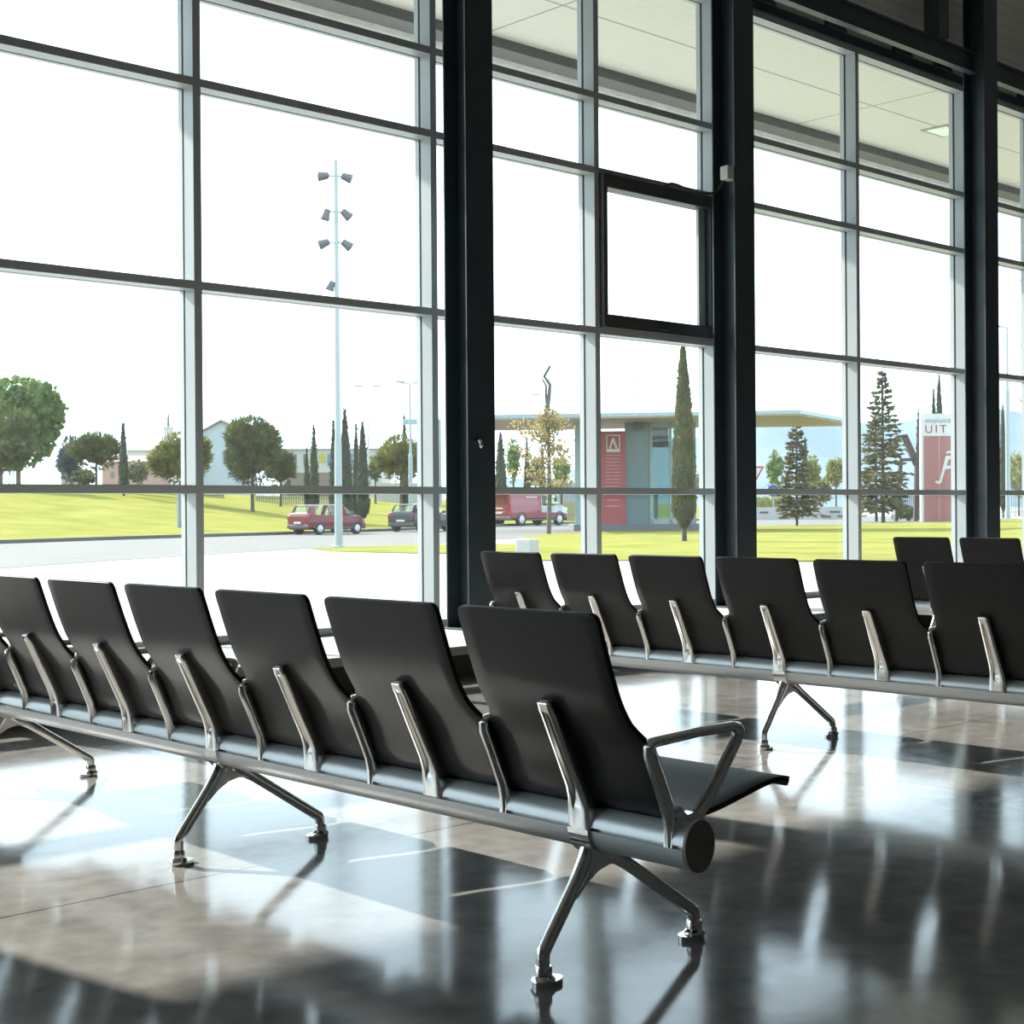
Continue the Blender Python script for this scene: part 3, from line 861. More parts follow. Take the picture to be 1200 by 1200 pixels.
# yellow-leaved young tree
def yellow_tree():
    rg = random.Random(31); d = 65.9; k = u(d)
    b = MB(); c = MB()
    h = (625-428)*k
    def q(px, py): return Vector(((px-643)*k, 0, (625-py)*k))
    def bend(v): return v
    def limb(pts, r0, r1, n=6):
        P = [q(*p)+Vector((0, rg.uniform(-.10, .10)*i, 0)) for i, p in enumerate(pts)]
        b.tube(P, [r0+(r1-r0)*i/(len(P)-1) for i in range(len(P))], n); return P
    b.tube([(0, 0, -0.3), (0, 0, 0)], [0.11, 0.105], 8)
    limb([(643, 625), (643, 580), (643, 520), (642, 478)], 0.105, 0.07, 8)
    limb([(642, 480), (643.5, 463), (644, 450), (641.5, 440), (640, 429)], 0.11, 0.06)
    limb([(642, 478), (641, 460), (637, 452), (635, 444)], 0.075, 0.04)
    limb([(635, 446), (632, 434), (630, 426)], 0.022, 0.012, 4)
    limb([(644, 448), (648, 430), (651, 420)], 0.022, 0.012, 4)
    limb([(643, 478), (637, 476)], 0.09, 0.05)
    ends = []
    for a, e in (((643, 520), (622, 500)), ((643, 520), (610, 503)), ((643, 545), (600, 527)), ((643, 562), (605, 548)), ((643, 566), (620, 558)), ((643, 540), (668, 518)),
                 ((643, 500), (664, 490)), ((643, 505), (652, 492)), ((643, 570), (676, 562)), ((643, 572), (662, 566)), ((643, 495), (632, 488)), ((643, 515), (590, 496)),
                 ((643, 545), (625, 536)), ((643, 560), (628, 555)), ((643, 500), (672, 496)), ((643, 575), (655, 574)), ((643, 545), (676, 536))):
        P = limb([a, ((a[0]+e[0])/2, (a[1]+e[1])/2-2), e], 0.025, 0.008, 5)
        ends.append(P)
    for P in ends:
        L = (P[-1]-P[0]).length
        for j in range(int(26+L*26)):
            s = rg.uniform(0.25, 1.05)
            p = P[0].lerp(P[-1], s)+Vector((rg.gauss(0, .16), rg.gauss(0, .30), rg.gauss(0, .13)))
            leaf(c, p, rdir(rg, -0.2), rg.uniform(0.10, 0.22), 0.15, rg)
    for j in range(420):
        z = rg.uniform(480, 530); p = q(643, z)+Vector((rg.gauss(0, .22), rg.gauss(0, .22), 0))
        leaf(c, p, rdir(rg), rg.uniform(0.10, 0.22), 0.15, rg)
    ground_tree('young_tree', 643, 625, d, [('foliage', c, L_yel), ('trunk', b, M_bark)], 'young tree with sparse yellow leaves and a bare lopped top, beside the van')
yellow_tree()
cypress(802, 404, 634, 13.5, 48.9, 'tall cypress standing on the lawn before the glass pavilion', M=L_cyp2, n=3600, seed=32)
round_tree(829, 540, 600, 13, 135, L_olive, 'olive-green tree seen past the right side of the tall lawn cypress', 'garden_tree', 590, 420, False, 33)
cypress(829.5, 518, 560, 3, 150, 'tiny distant cypress right of the tall lawn cypress', seed=34, n=200)
conifer(934, 500, 616, 27, 86.2, 'open-branched young conifer on the lawn behind the blue round sign', L_spr, 18, 15, 35, 0.12, 'young_conifer', 0.62, shape=0.95)
round_tree(909, 524, 597, 10, 150, L_bright, 'bright green poplar left of the young conifer on the lawn', 'poplar_tree', 590, 500, False, 36)
cypress(944, 512, 590, 5.5, 155, 'distant dark cypress behind the top right of the young conifer', seed=37, n=300)
round_tree(953, 530, 592, 8, 150, L_yg, 'yellow-green poplar behind the right side of the young conifer', 'poplar_tree', 585, 400, False, 38)
round_tree(980, 534, 596, 12, 140, L_yg, 'small yellow-green tree beyond the low white wall', 'garden_tree', 572, 420, False, 39)
round_tree(962, 555, 596, 13, 170, L_olive, 'dull green bush behind the low white wall', 'shrub', 594, 260, False, 40, cat='shrub')
conifer(1035, 437, 612, 40, 101, 'tall sparse spruce on the lawn left of the red pylon sign', L_spr, 24, 15, 41, 0.10, 'spruce_tree', 0.75, gaps=0.12)
conifer(1027, 479, 606, 26, 108, 'shorter spruce just behind the tall sparse spruce', L_spr, 18, 12, 42, 0.1, 'spruce_tree', 0.8)
cypress(1101.5, 437, 608, 7.5, 118, 'tall cypress rising behind the pylon sign, right one of the pair', seed=43, n=700)
cypress(1095, 452, 608, 6, 121, 'lower cypress rising behind the pylon sign, left one of the pair', seed=44, n=500)
cypress(1077, 478, 606, 4.5, 118, 'thin cypress along the left edge of the pylon sign', seed=45, n=400)
round_tree(1064, 594, 609, 15, 112, L_broad, 'low clipped bush at the foot of the dark fence, left of the pylon sign', 'clipped_bush', 608, 420, False, 46, cat='shrub')
cypress(1176, 470, 604, 5.5, 131, 'cypress beside the far right column, left of the pale lamp post', seed=47, n=400)
round_tree(1194, 525, 602, 16, 150, L_yg, 'pale yellow-green tree at the right edge, behind the bare branches', 'garden_tree', 585, 500, False, 48)
def bare_tree():
    d = 70; k = u(d); b = MB(); rg = random.Random(5)
    def q(px, py, y=0): return Vector(((px-1222)*k, y, (630-py)*k))
    b.tube([q(1222, 650), q(1221, 560), q(1218, 480), q(1214, 420)], [0.16, 0.14, 0.10, 0.07], 8)
    for pts, r in ((((1221, 560), (1205, 525), (1192, 492), (1183, 478), (1176, 470)), 0.06), (((1218, 480), (1205, 455), (1196, 436), (1184, 412), (1180, 398)), 0.04),
                   (((1214, 430), (1200, 404), (1190, 395), (1180, 385)), 0.035), (((1214, 425), (1198, 380), (1190, 355), (1186, 340)), 0.035),
                   (((1192, 492), (1189, 480), (1190, 470)), 0.025), (((1196, 436), (1186, 437), (1181, 438)), 0.02), (((1214, 420), (1225, 360), (1240, 330)), 0.05)):
        P = [q(x, y, 0.1*i) for i, (x, y) in enumerate(pts)]
        b.tube(P, [r*(1-0.8*i/(len(P)-1)) for i in range(len(P))], 6)
    ground_tree('bare_tree', 1222, 630, d, [('branches', b, M_bark)], 'leafless tree whose thin branches reach in from the right edge')
bare_tree()

# ------------------------------------------------------------------ cars
M_cglass = glass_mat('car_glass', (0.75, 0.85, 0.75), 0.05)
M_tyre = mat('black_tyre', (0.015, 0.015, 0.016), 0.8)
M_rim = mat('silver_wheel_rim', (0.50, 0.52, 0.53), 0.3, 0.8)
M_red = mat('red_car_paint', (0.115, 0.003, 0.010), 0.35, coat=0.5, spec=0.3)
M_darkcar = mat('black_car_paint', (0.010, 0.012, 0.015), 0.35, coat=0.4, spec=0.3)
M_vred = mat('red_van_paint', (0.190, 0.014, 0.028), 0.35, coat=0.8)
M_vwhite = mat('white_van_paint', (0.30, 0.34, 0.34), 0.35, coat=0.8)
M_bump = mat('grey_bumper_plastic', (0.05, 0.052, 0.055), 0.55)
M_tail = mat('red_tail_lamp', (0.22, 0.01, 0.012), 0.25)
M_head = mat('clear_head_lamp', (0.55, 0.58, 0.58), 0.15)
M_plate = mat('white_number_plate', (0.45, 0.45, 0.42), 0.4)
def ring(st):
    x, zb, zbelt, zt, wl, wb, wt = st
    half = [(wl*0.82, zb), (wl, zb+0.10), (wl*1.01, (zb+zbelt)/2), (wb, zbelt), (wt, zt-0.035), (wt*0.86, zt)]
    return [(x, -y, z) for y, z in half] + [(x, y, z) for y, z in half[::-1]]
def car_body(ST, win_side, win_top, split=None):
    """returns body meshes and glass; strips: 3->4 is the side window band, 4-7 the roof / screens"""
    A, B, G = MB(), MB(), MB()
    R = [ring(s) for s in ST]; n = 12
    for i in range(len(ST)-1):
        for k in range(n):
            j = (k+1) % n
            quad = [R[i][k], R[i][j], R[i+1][j], R[i+1][k]]
            g = (k in (3, 7) and i in win_side) or (k in (4, 5, 6) and i in win_top)
            xm = (ST[i][0]+ST[i+1][0])/2
            tgt = G if g else (B if (split is not None and xm > split and k in (2, 3, 4, 5, 6, 7, 8)) else A)
            tgt.add(quad, [(0, 1, 2, 3)])
    A.add(R[0], [tuple(range(n))])
    (B if split is not None else A).add(R[-1], [tuple(range(n-1, -1, -1))])
    return A, B, G
def wheels(root, xs, w, r):
    for x in xs:
        for s in (-1, 1):
            y = s*(w-0.09)
            t = MB()
            prof = [(r*0.60, -0.10), (r*0.97, -0.10), (r, -0.06), (r, 0.06), (r*0.97, 0.10), (r*0.60, 0.10)]
            for a, z in prof: pass
            t.lathe(prof, 22)
            t.v = [(v[0]+x, y+v[2], v[1]+r) for v in t.v]
            o = t.build('wheel', M_tyre, root, smooth=True)
            c = MB(); c.lathe([(r*0.62, -0.02), (r*0.60, 0.02), (r*0.20, 0.035), (r*0.18, 0.05)], 18)
            for q in range(5):
                g = 2*PI*q/5
                c.obox((0, 0, 0.03), (math.cos(g)*r*0.56, math.sin(g)*r*0.56, 0.03), 0.05, 0.03)
            c.v = [(v[0]+x, y+s*(0.085+v[2]), v[1]+r) for v in c.v]
            c.build('wheel_rim', M_rim, o)
            a = MB(); a.tube([(x+math.cos(PI*q/10)*(r+0.05), s*(w+0.004), r+math.sin(PI*q/10)*(r+0.05)) for q in range(11)], 0.035, 6)
            a.build('wheel_arch', M_bump, root)
HB = [(-1.92, .36, .56, .60, .66, .66, .62), (-1.91, .28, .80, .86, .75, .75, .69), (-1.87, .25, .92, .99, .80, .79, .68), (-1.82, .24, .945, 1.04, .82, .81, .67),
      (-1.60, .24, .945, 1.375, .83, .82, .59), (-1.44, .24, .94, 1.405, .835, .82, .595), (-0.62, .24, .925, 1.435, .84, .83, .60), (-0.52, .24, .922, 1.438, .84, .83, .60),
      (0.26, .24, .90, 1.43, .84, .83, .60), (0.52, .24, .89, 1.39, .84, .83, .60), (1.22, .24, .87, .945, .83, .80, .70), (1.62, .25, .80, .86, .81, .77, .66),
      (1.82, .27, .71, .75, .76, .72, .62), (1.92, .32, .55, .58, .66, .64, .58)]
def hatchback(px_r, py_r, px_f, py_f, paint, label):
    pr, pf = at(px_r, py_r, z=0.0), at(px_f, py_f, z=0.0)
    return pr, pf
def make_car(name, loc, rz, ST, ws, wt, paint, label, wx, wr, wl, split=None, paint2=None, van=False):
    o = empty(name, loc, rz, label=label, cat='van' if van else 'car')
    A, B, G = car_body(ST, ws, wt, split)
    A.build('body', paint, o, smooth=True)
    if split is not None:
        f = B.build('front_body', paint2, o, smooth=True); f['label'] = 'white front half of the body'
    G.build('windows', M_cglass, o)
    wheels(o, wx, wl, wr)
    xr, xf = ST[0][0], ST[-1][0]
    MB().box(xr-0.03, xr+0.16, -wl+0.05, wl-0.05, 0.30, 0.48).build('rear_bumper', M_bump, o, bevel=0.03)
    MB().box(xf-0.14, xf+0.02, -wl+0.16, wl-0.16, 0.26, 0.44).build('front_bumper', M_bump, o, bevel=0.03)
    zt = 0.86 if not van else 0.95
    for s in (-1, 1):
        MB().box(xr-0.005, xr+0.14, s*(wl-0.20)-0.09, s*(wl-0.20)+0.16*1.0 if s > 0 else s*(wl-0.20)+0.09, zt-0.16, zt+(0.03 if not van else 0.25)).build('tail_lamp', M_tail, o, bevel=0.02)
        MB().box(xf-0.26, xf-0.05, s*(wl-0.24)-0.13, s*(wl-0.24)+0.13, 0.62 if not van else 0.78, 0.72 if not van else 0.92).build('head_lamp', M_head, o, bevel=0.02)
        mz = 0.95 if not van else 1.22; mx = 0.86 if not van else 1.2
        MB().box(mx-0.05, mx+0.07, s*(wl+0.0)-0.09, s*(wl)+0.09, mz, mz+(0.12 if not van else 0.24)).build('wing_mirror', M_bump, o, bevel=0.03)
    MB().box(xr-0.04, xr-0.012, -0.25, 0.25, 0.52 if not van else 0.62, 0.62 if not van else 0.72).build('number_plate', M_plate, o)
    if not van:
        MB().box(xr+0.24, xr+0.40, -0.5, 0.5, 1.36, 1.385).build('roof_spoiler', paint, o, bevel=0.01)
    for s in (-1, 1):
        MB().box(-1.3, 1.3, s*wl*1.0-0.012, s*wl*1.0+0.012, 0.27, 0.36).build('side_sill', M_bump, o)
    return o
p = at(384, 626.4, d=69.0)
make_car('hatchback_car', (p.x, p.y, -0.02), 0.10, HB, (5, 7, 9), (3, 9), M_red, 'red hatchback car parked on the road behind the floodlight mast', (-1.22, 1.22), 0.29, 0.83).scale = (0.95, 0.95, 0.98)
p = at(494, 622.0, d=76.0)
make_car('hatchback_car', (p.x, p.y, -0.02), 0.30, HB, (5, 7, 9), (3, 9), M_darkcar, 'black hatchback car parked ahead of the red one, cut off by a window mullion', (-1.22, 1.22), 0.29, 0.83)
VN = [(-2.30, .40, .95, 1.72, .86, .86, .78), (-2.27, .32, 1.00, 1.84, .90, .90, .80), (-2.15, .30, 1.02, 1.90, .92, .92, .82), (-1.5, .30, 1.04, 1.93, .94, .94, .84), (0.05, .30, 1.04, 1.93, .94, .94, .84),
      (0.10, .30, 1.04, 1.93, .94, .94, .84), (0.55, .30, 1.04, 1.92, .94, .93, .83), (0.62, .30, 1.04, 1.91, .94, .93, .83), (1.02, .30, 1.03, 1.84, .94, .92, .80), (1.78, .30, 1.00, 1.12, .93, .88, .74),
      (2.15, .32, .90, .98, .88, .82, .70), (2.32, .36, .72, .76, .78, .72, .62)]
p = at(620, 615.6, d=98)
van = make_car('delivery_van', (p.x, p.y, -0.02), -YAW+math.radians(47), VN, (5, 7, 8), (8,), M_vred, 'red and white delivery van parked beside the yellow-leaved tree', (-1.50, 1.50), 0.33, 0.93, split=0.07, paint2=M_vwhite, van=True)
van.scale = (1.25, 1.15, 1.30)
MB().box(-2.315, -2.28, -0.62, 0.62, 1.12, 1.62).build('rear_window', M_cglass, van)
MB().box(-2.325, -2.30, -0.30, 0.30, 0.86, 0.93).build('rear_lettering', M_plate, van)
MB().box(-2.325, -2.30, -0.45, 0.35, 0.70, 0.73).build('rear_lettering', M_plate, van)
for s in (-1, 1):
    MB().box(-1.2, -0.3, s*0.945-0.006, s*0.945+0.006, 1.42, 1.48).build('side_lettering', M_plate, van)

# ------------------------------------------------------------------ masts, lamps and signs outside
M_post = mat('pale_blue_grey_steel', (0.24, 0.285, 0.30), 0.5, 0.0, var=0.03)
M_lampd = mat('dark_grey_floodlight', (0.065, 0.072, 0.078), 0.5)
ms = empty('floodlight_mast', at(397, 641, z=0), label='tall pale mast with tiers of dark floodlights, on the thin grass strip', cat='mast')
km = u(44.3)
H = (641-188)*km
MB().tube([(0, 0, -0.1), (0, 0, 3.2), (0, 0, 3.25), (0, 0, H)], [0.125, 0.105, 0.09, 0.055], 14).build('pole', M_post, ms, smooth=True)
MB().lathe([(0.22, 0.0), (0.22, 0.03), (0.13, 0.05)], 14).build('base_plate', M_post, ms)
cr = Vector((rt.x, rt.y, 0)).normalized(); cf = Vector((fw.x, fw.y, 0)).normalized()
def flood(zpx, side, tilt, off, depth=0.0, sz=1.0):
    z = (641-zpx)*km
    b = MB()
    c0 = cr*(side*off)+cf*depth+Vector((0, 0, z))
    b.tube([(0, 0, z), tuple(c0*0.6+Vector((0, 0, z*0.4))), tuple(c0)], 0.025, 6)
    o = b.build('bracket_arm', M_post, ms)
    ax = (cr*side*math.cos(tilt)+Vector((0, 0, -math.sin(tilt)))).normalized()
    h = MB()
    h.tube([tuple(c0-ax*0.08), tuple(c0-ax*0.05), tuple(c0+ax*0.12), tuple(c0+ax*0.24*sz), tuple(c0+ax*0.26*sz)], [0.05, 0.10, 0.125, 0.15, 0.13], 12)
    h.build('lamp_head', M_lampd, o, smooth=True)
for zp, t in ((206, 0.1), (248, 0.5), (284, 0.35)):
    flood(zp, -1, t if zp != 248 else 1.3, 0.28, -0.05)
    flood(zp, 1, t+0.25, 0.22, 0.05)
flood(332, -1, 1.2, 0.16, 0, 0.8)
def street_lamp(px, top, base, d, r, label, heads, name='street_lamp', thick=None):
    loc, base = ground(px, base, d)
    k = u(d); h = (base-top)*k
    o = empty(name, loc, label=label, cat='lamp post', group='lamp posts outside')
    hb = h*0.55 if thick is None else thick*k
    MB().tube([(0, 0, -0.5), (0, 0, hb), (0, 0, hb+0.05), (0, 0, h)], [r*1.3, r*1.2, r*0.75, r*0.55], 10).build('pole', M_post, o, smooth=True)
    for s in heads:
        b = MB(); e = cr*(s*13*k)
        b.tube([(0, 0, h), tuple(e+Vector((0, 0, h+0.12)))], r*0.35, 6)
        a = b.build('arm', M_post, o)
        hd = MB(); hd.obox(tuple(e*0.45+Vector((0, 0, h+0.10))), tuple(e*1.25+Vector((0, 0, h+0.16))), 0.32, 0.13)
        hd.build('lamp_head', M_post, a, bevel=0.04)
    return o
street_lamp(481.5, 450, 594, 92, 0.11, 'pale twin-headed lamp post standing behind the black car', (-1, 1), thick=82)
street_lamp(432, 454, 580, 130, 0.07, 'faint distant lamp post between the stout cypress and the black car', (-1, 1))
street_lamp(742.5, 400, 600, 150, 0.08, 'thin distant lamp post above the pavilion roof, left of the tall lawn cypress', (1,))
street_lamp(618, 464, 600, 150, 0.07, 'thin distant lamp post above the van, left of the lopped tree top', (1,))
street_lamp(1181.5, 384, 607, 126, 0.16, 'pale lamp post at the right edge, among the bare branches', (-1,), thick=150)
dsn = empty('direction_sign', at(481, 506, d=96), label='pale blue overhead direction board next to the twin-headed lamp post', cat='sign')
kk = u(96)
MB().obox(tuple(cr*(-9*kk)+Vector((0, 0, 11.5*kk))), tuple(cr*(34*kk)+Vector((0, 0, 11.5*kk))), 0.12, 6.5*kk).build('board', mat('pale_blue_sign', (0.22, 0.30, 0.34), 0.5), dsn)
MB().tube([tuple(cr*(34*kk)+Vector((0, 0, 14*kk))), tuple(cr*(34*kk)+Vector((0, 0, -88*kk)))], 0.12, 8).build('post', M_post, dsn)
# bollard
bl = MB().box(-0.19, 0.19, -0.19, 0.19, 0, 0.50).build('concrete_bollard', mat('white_concrete', (0.33, 0.33, 0.31), 0.7), bevel=0.03)
q = at(618, 657, z=0); bl.location = (q.x, q.y, -0.03); bl.rotation_euler.z = 0.3
tag(bl, 'squat white concrete bollard just outside, above the first seat of the middle row', 'bollard')
# steel marker post on the bank
mp = MB().box(-0.12, 0.12, -0.08, 0.08, -0.5, 1.9).build('marker_post', mat('grey_blue_post', (0.14, 0.16, 0.18), 0.6)); mp.location = ground(211, 611, 72)[0]
tag(mp, 'short grey post on the grassy bank, half behind the left window mullion', 'post')
# road signs
def round_post(o, h, r=0.04): return MB().tube([(0, 0, -0.4), (0, 0, h)], r, 8).build('post', M_post, o, smooth=True)
M_swhite = mat('white_sign_face', (0.42, 0.42, 0.41), 0.5)
M_sred = mat('red_sign_border', (0.30, 0.02, 0.03), 0.5)
M_sblue = mat('blue_sign_face', (0.020, 0.055, 0.20), 0.5)
def facing(o): o.rotation_euler = (0, 0, -YAW)     # local +x = picture right, -y towards the hall
d = 92; k = u(d)
gl, gb_ = ground(886, 606, d)
ys = empty('give_way_sign', gl, label='red-bordered white triangular road sign beside the column with the sensor box', cat='road sign'); facing(ys)
round_post(ys, (gb_-553)*k)
def tri(s, y, t, M, n, par):
    return MB().prism([(-10*k*s, 6*k*s), (10*k*s, 6*k*s), (0, -11.5*k*s)], (0, y, (gb_-552.5)*k), (1, 0, 0), (0, 0, 1), (0, -1, 0), t).build(n, M, par)
tri(1.0, -0.05, 0.02, M_sred, 'border', ys); tri(0.68, -0.07, 0.008, M_swhite, 'sign_face', ys)
d = 132; k = u(d)
gl, gb_ = ground(906.5, 606, d); ZS = (gb_-575)*k
bs = empty('roundabout_sign', gl, label='round blue road sign with white arrow, left of the young conifer', cat='road sign'); facing(bs)
round_post(bs, ZS, 0.05)
def disc(r, y, t, M, n, par, z):
    return MB().prism([(r*math.cos(2*PI*i/28), z+r*math.sin(2*PI*i/28)) for i in range(28)], (0, y, 0), (1, 0, 0), (0, 0, 1), (0, -1, 0), t).build(n, M, par)
disc(7.9*k, -0.06, 0.02, M_swhite, 'border', bs, ZS); disc(7.2*k, -0.08, 0.01, M_sblue, 'sign_face', bs, ZS)
MB().prism([(-0.5*k, -5*k), (1.2*k, -5*k), (1.2*k, -2.5*k), (2.6*k, -2.5*k), (0.4*k, 0.2*k), (-1.8*k, -2.5*k), (-0.5*k, -2.5*k)], (0, -0.09, ZS), (1, 0, 0), (0, 0, 1), (0, -1, 0), 0.01).build('arrow', M_swhite, bs)
d = 134; k = u(d)
gl, gb_ = ground(915.5, 603, d); ZR = (gb_-561)*k
ss = empty('round_sign', gl, label='small distant round sign, white and blue halves, above the blue arrow sign', cat='road sign'); facing(ss)
round_post(ss, ZR, 0.04)
disc(3.8*k, -0.06, 0.02, M_swhite, 'sign_face', ss, ZR)
MB().prism([(0, ZR-3.4*k), (2.4*k, ZR-2.4*k), (3.4*k, ZR), (2.4*k, ZR+2.4*k), (0, ZR+3.4*k)], (0, -0.08, 0), (1, 0, 0), (0, 0, 1), (0, -1, 0), 0.01).build('blue_half', M_sblue, ss)
# low white wall with slots beyond the road
d = 128; k = u(d)
lw = empty('low_wall', ground(940, 605, d)[0], label='low white wall with dark slots along the far road', cat='wall'); facing(lw)
MB().box(-56*k, 60*k, -0.2, 0.2, -0.2, 15*k).build('wall_body', mat('white_render', (0.32, 0.32, 0.31), 0.8), lw)
for a, b, z in ((-50, -40, 8), (-28, -16, 1.5), (22, 33, 2.5), (32, 44, 8), (41, 52, 3)):
    MB().box(a*k, b*k, -0.24, -0.18, z*k, (z+2)*k).build('slot', M_kerb, lw)
hd = empty('hedge', ground(896, 590, 140)[0], label='yellow clipped hedge behind the blue round sign', cat='hedge'); facing(hd)
hb = MB(); rg = random.Random(3)
for i in range(7): lump(hb, (-1.2+0.6*i, 0, 0.95), (0.6, 0.6, 1.15), rg, 0.3, 2, 3)
hb.build('foliage', L_yg, hd)

# ------------------------------------------------------------------ pavilion with the red panel
M_teal = mat('teal_glass_cladding', (0.105, 0.160, 0.175), 0.22, var=0.12, scale=0.5, stretch=(1, 1, 0.2))
M_fascia = mat('pale_blue_fascia', (0.22, 0.29, 0.32), 0.5)
M_rsof = rib_mat('brown_slatted_soffit', (0.42, 0.34, 0.30), (0.24, 0.20, 0.175), 'Y', 1.6, 0.6)
pv = empty('pavilion', at(760, 617, d=73), label='glass pavilion with wide flat roof and a red panel, across the road', cat='pavilion')
po = pv.location
CY, SY = math.cos(YAW), math.sin(YAW)
def rel(p):
    dx, dy = p.x-po.x, p.y-po.y
    return (dx*CY-dy*SY, dx*SY+dy*CY)
ra = [at(540, 486, d=70.0), at(938, 480.5, d=67.8), at(1003, 492, d=75.8), at(1003, 498, d=77.5), at(540, 500, d=79.5)]
zr = 5.58
rp = [rel(q) for q in ra]
MB().slab(rp, zr-0.18-po.z, zr-po.z).build('roof', M_fascia, pv)
def inset(P, f):
    cx = sum(p[0] for p in P)/len(P); cy = sum(p[1] for p in P)/len(P)
    return [(cx+(p[0]-cx)*f, cy+(p[1]-cy)*f) for p in P]
MB().slab(inset(rp, 0.985), zr-0.24-po.z, zr-0.18-po.z).build('soffit', M_rsof, pv)
kw = u(73)
def X(px): return (px-760)*kw
kiosk = pv; facing(pv)
zt = zr-0.24-po.z
MB().box(X(672), X(832), -0.5, 6, -0.45, 0.12).build('plinth', mat('grey_plinth', (0.10, 0.105, 0.12), 0.7), kiosk)
MB().box(X(733), X(763), 0.0, 0.15, 0.12, zt).build('glass_cladding', M_teal, kiosk)
MB().box(X(674), X(683), -0.1, 0.1, 0.12, zt).build('corner_glazing', mat('pale_teal_glass', (0.20, 0.27, 0.28), 0.3), kiosk)
MB().box(X(683), X(704), 0.15, 0.3, 0.12, zt).build('pale_wall', mat('pale_kiosk_wall', (0.24, 0.28, 0.29), 0.6), kiosk)
gd = MB().box(X(763), X(815), 0.02, 0.08, 0.12, zt).build('glazed_front', glass_mat('pavilion_glass', (0.45, 0.58, 0.58), 0.05), kiosk)
fr = MB()
for a, b in ((762, 765), (785, 787.5), (813, 816)): fr.box(X(a), X(b), -0.06, 0.12, 0.12, zt)
fr.box(X(763), X(816), -0.06, 0.12, 0.12, 0.35); fr.box(X(763), X(816), -0.06, 0.12, zt-0.25, zt)
fr.build('front_frame', mat('pale_grey_frame', (0.22, 0.26, 0.27), 0.5), kiosk)
MB().box(X(766), X(785), 0.3, 0.4, (617-524)*kw, zt).build('inner_header', mat('dark_grey_header', (0.09, 0.10, 0.11), 0.6), kiosk)
MB().box(X(770), X(774), 1.2, 1.6, 0.12, 1.7).build('white_stand', M_swhite, kiosk)
MB().box(X(767), X(776), 1.0, 1.8, 1.7, 1.9).build('white_stand_top', M_swhite, kiosk)
MB().box(X(742), X(754), -1.0, -0.6, zt-0.35, zt-0.02).build('soffit_unit', mat('dark_soffit_unit', (0.06, 0.06, 0.06), 0.6), kiosk)
# red panel with emblem and text rows
M_panel_red = mat('red_panel', (0.250, 0.042, 0.050), 0.5, var=0.05)
rpnl = MB().box(X(702), X(733.5), -0.14, 0.0, 0.12, (617-505)*kw).build('red_panel', M_panel_red, kiosk)
def Zp(py): return (617-py)*kw
em = MB()
x0, x1 = X(711), X(727)
for a, b, c_, e in ((x0, x1, 509.5, 510.7), (x0, x0+0.05, 509.5, 528), (x1-0.05, x1, 509.5, 528), (x0, x1, 526, 529.5)):
    em.box(a, b, -0.165, -0.14, Zp(e), Zp(c_))
em.build('emblem_frame', M_swhite, rpnl)
xm = (x0+x1)/2
tn = MB()
for s in (-1, 1):
    tn.prism([(0, Zp(512.5)), (s*0.05, Zp(513.5)), (s*0.22, Zp(525.5)), (s*0.13, Zp(525.5)), (0, Zp(517.5))], (xm, -0.14, 0), (1, 0, 0), (0, 0, 1), (0, -1, 0), 0.025)
tn.build('emblem', M_swhite, rpnl)
tx = MB(); rg = random.Random(9)
for py in list(range(533, 570, 4)) + [585, 592]:
    x = x0-0.02
    while x < x1:
        w = rg.uniform(0.05, 0.16)
        tx.box(x, min(x+w, x1), -0.15, -0.14, Zp(py+0.9 if py != 592 else py+1.4), Zp(py))
        x += w+0.03
tx.build('text_rows', mat('pink_white_lettering', (0.36, 0.22, 0.22), 0.5), rpnl)
# red banner past the lawn cypress
rb = MB().box(-0.10, 0.10, -0.05, 0.05, -0.2, 4.6).build('red_banner', M_sred); rb.location = at(833, 616, d=95); rb.rotation_euler.z = -YAW
tag(rb, 'slim red upright banner left of the column with the sensor box', 'banner')

# ------------------------------------------------------------------ pylon sign
d = 104; k = u(d)
py_ = empty('pylon_sign', at(1096, 612, d=d), label='red and white pylon sign with a white figure, on the lawn edge', cat='sign'); facing(py_)
W0, W1 = -17*k, 36*k
Hs = (612-485)*k
MB().box(W0, W1, -0.25, 0.25, -0.2, Hs).build('frame', M_swhite, py_)
pr_ = MB().box(W0+3*k, W1-2*k, -0.29, -0.25, 0.05, (612-511)*k).build('red_panel', mat('pylon_red_panel', (0.230, 0.082, 0.075), 0.5, var=0.04), py_)
MB().box(W0+20.5*k, W0+20.8*k, -0.295, -0.288, 0.05, (612-511)*k).build('panel_joint', M_swhite, pr_)
def text(body, size, x, z, M, par, name, y=-0.26, sp=1.0):
    cu = bpy.data.curves.new(name, 'FONT'); cu.body = body; cu.size = size; cu.extrude = 0.01
    cu.materials.append(M)
    cu.space_character = sp
    tmp = bpy.data.objects.new('tmp', cu)
    me = bpy.data.meshes.new_from_object(tmp)
    bpy.data.objects.remove(tmp); me.name = name
    o = bpy.data.objects.new(name, me); COL.objects.link(o); o.parent = par
    o.location = (x, y, z); o.rotation_euler = (PI/2, 0, 0)
    return o
t = text('UIT', 13.5*k, W0+4.2*k, (612-507.5)*k, mat('red_lettering', (0.24, 0.035, 0.045), 0.5), py_, 'red_lettering', -0.262, 1.35)
t = text('exıpluıce', 8.6*k, W0+4.4*k, (612-495.5)*k, mat('grey_lettering', (0.14, 0.20, 0.23), 0.5), py_, 'grey_lettering', -0.262)
def PZ(px, py): return ((px-1096)*k, (612-py)*k)
fg = MB()
leg_ = [PZ(*p) for p in ((1094.3, 565), (1096.5, 563.5), (1099.5, 564.3), (1105, 543.5), (1107.2, 534.5), (1113, 534.5), (1113, 538), (1110.5, 539), (1108, 546), (1113, 545.5), (1113, 549), (1106.8, 550), (1101.5, 566.5), (1098, 567.2))]
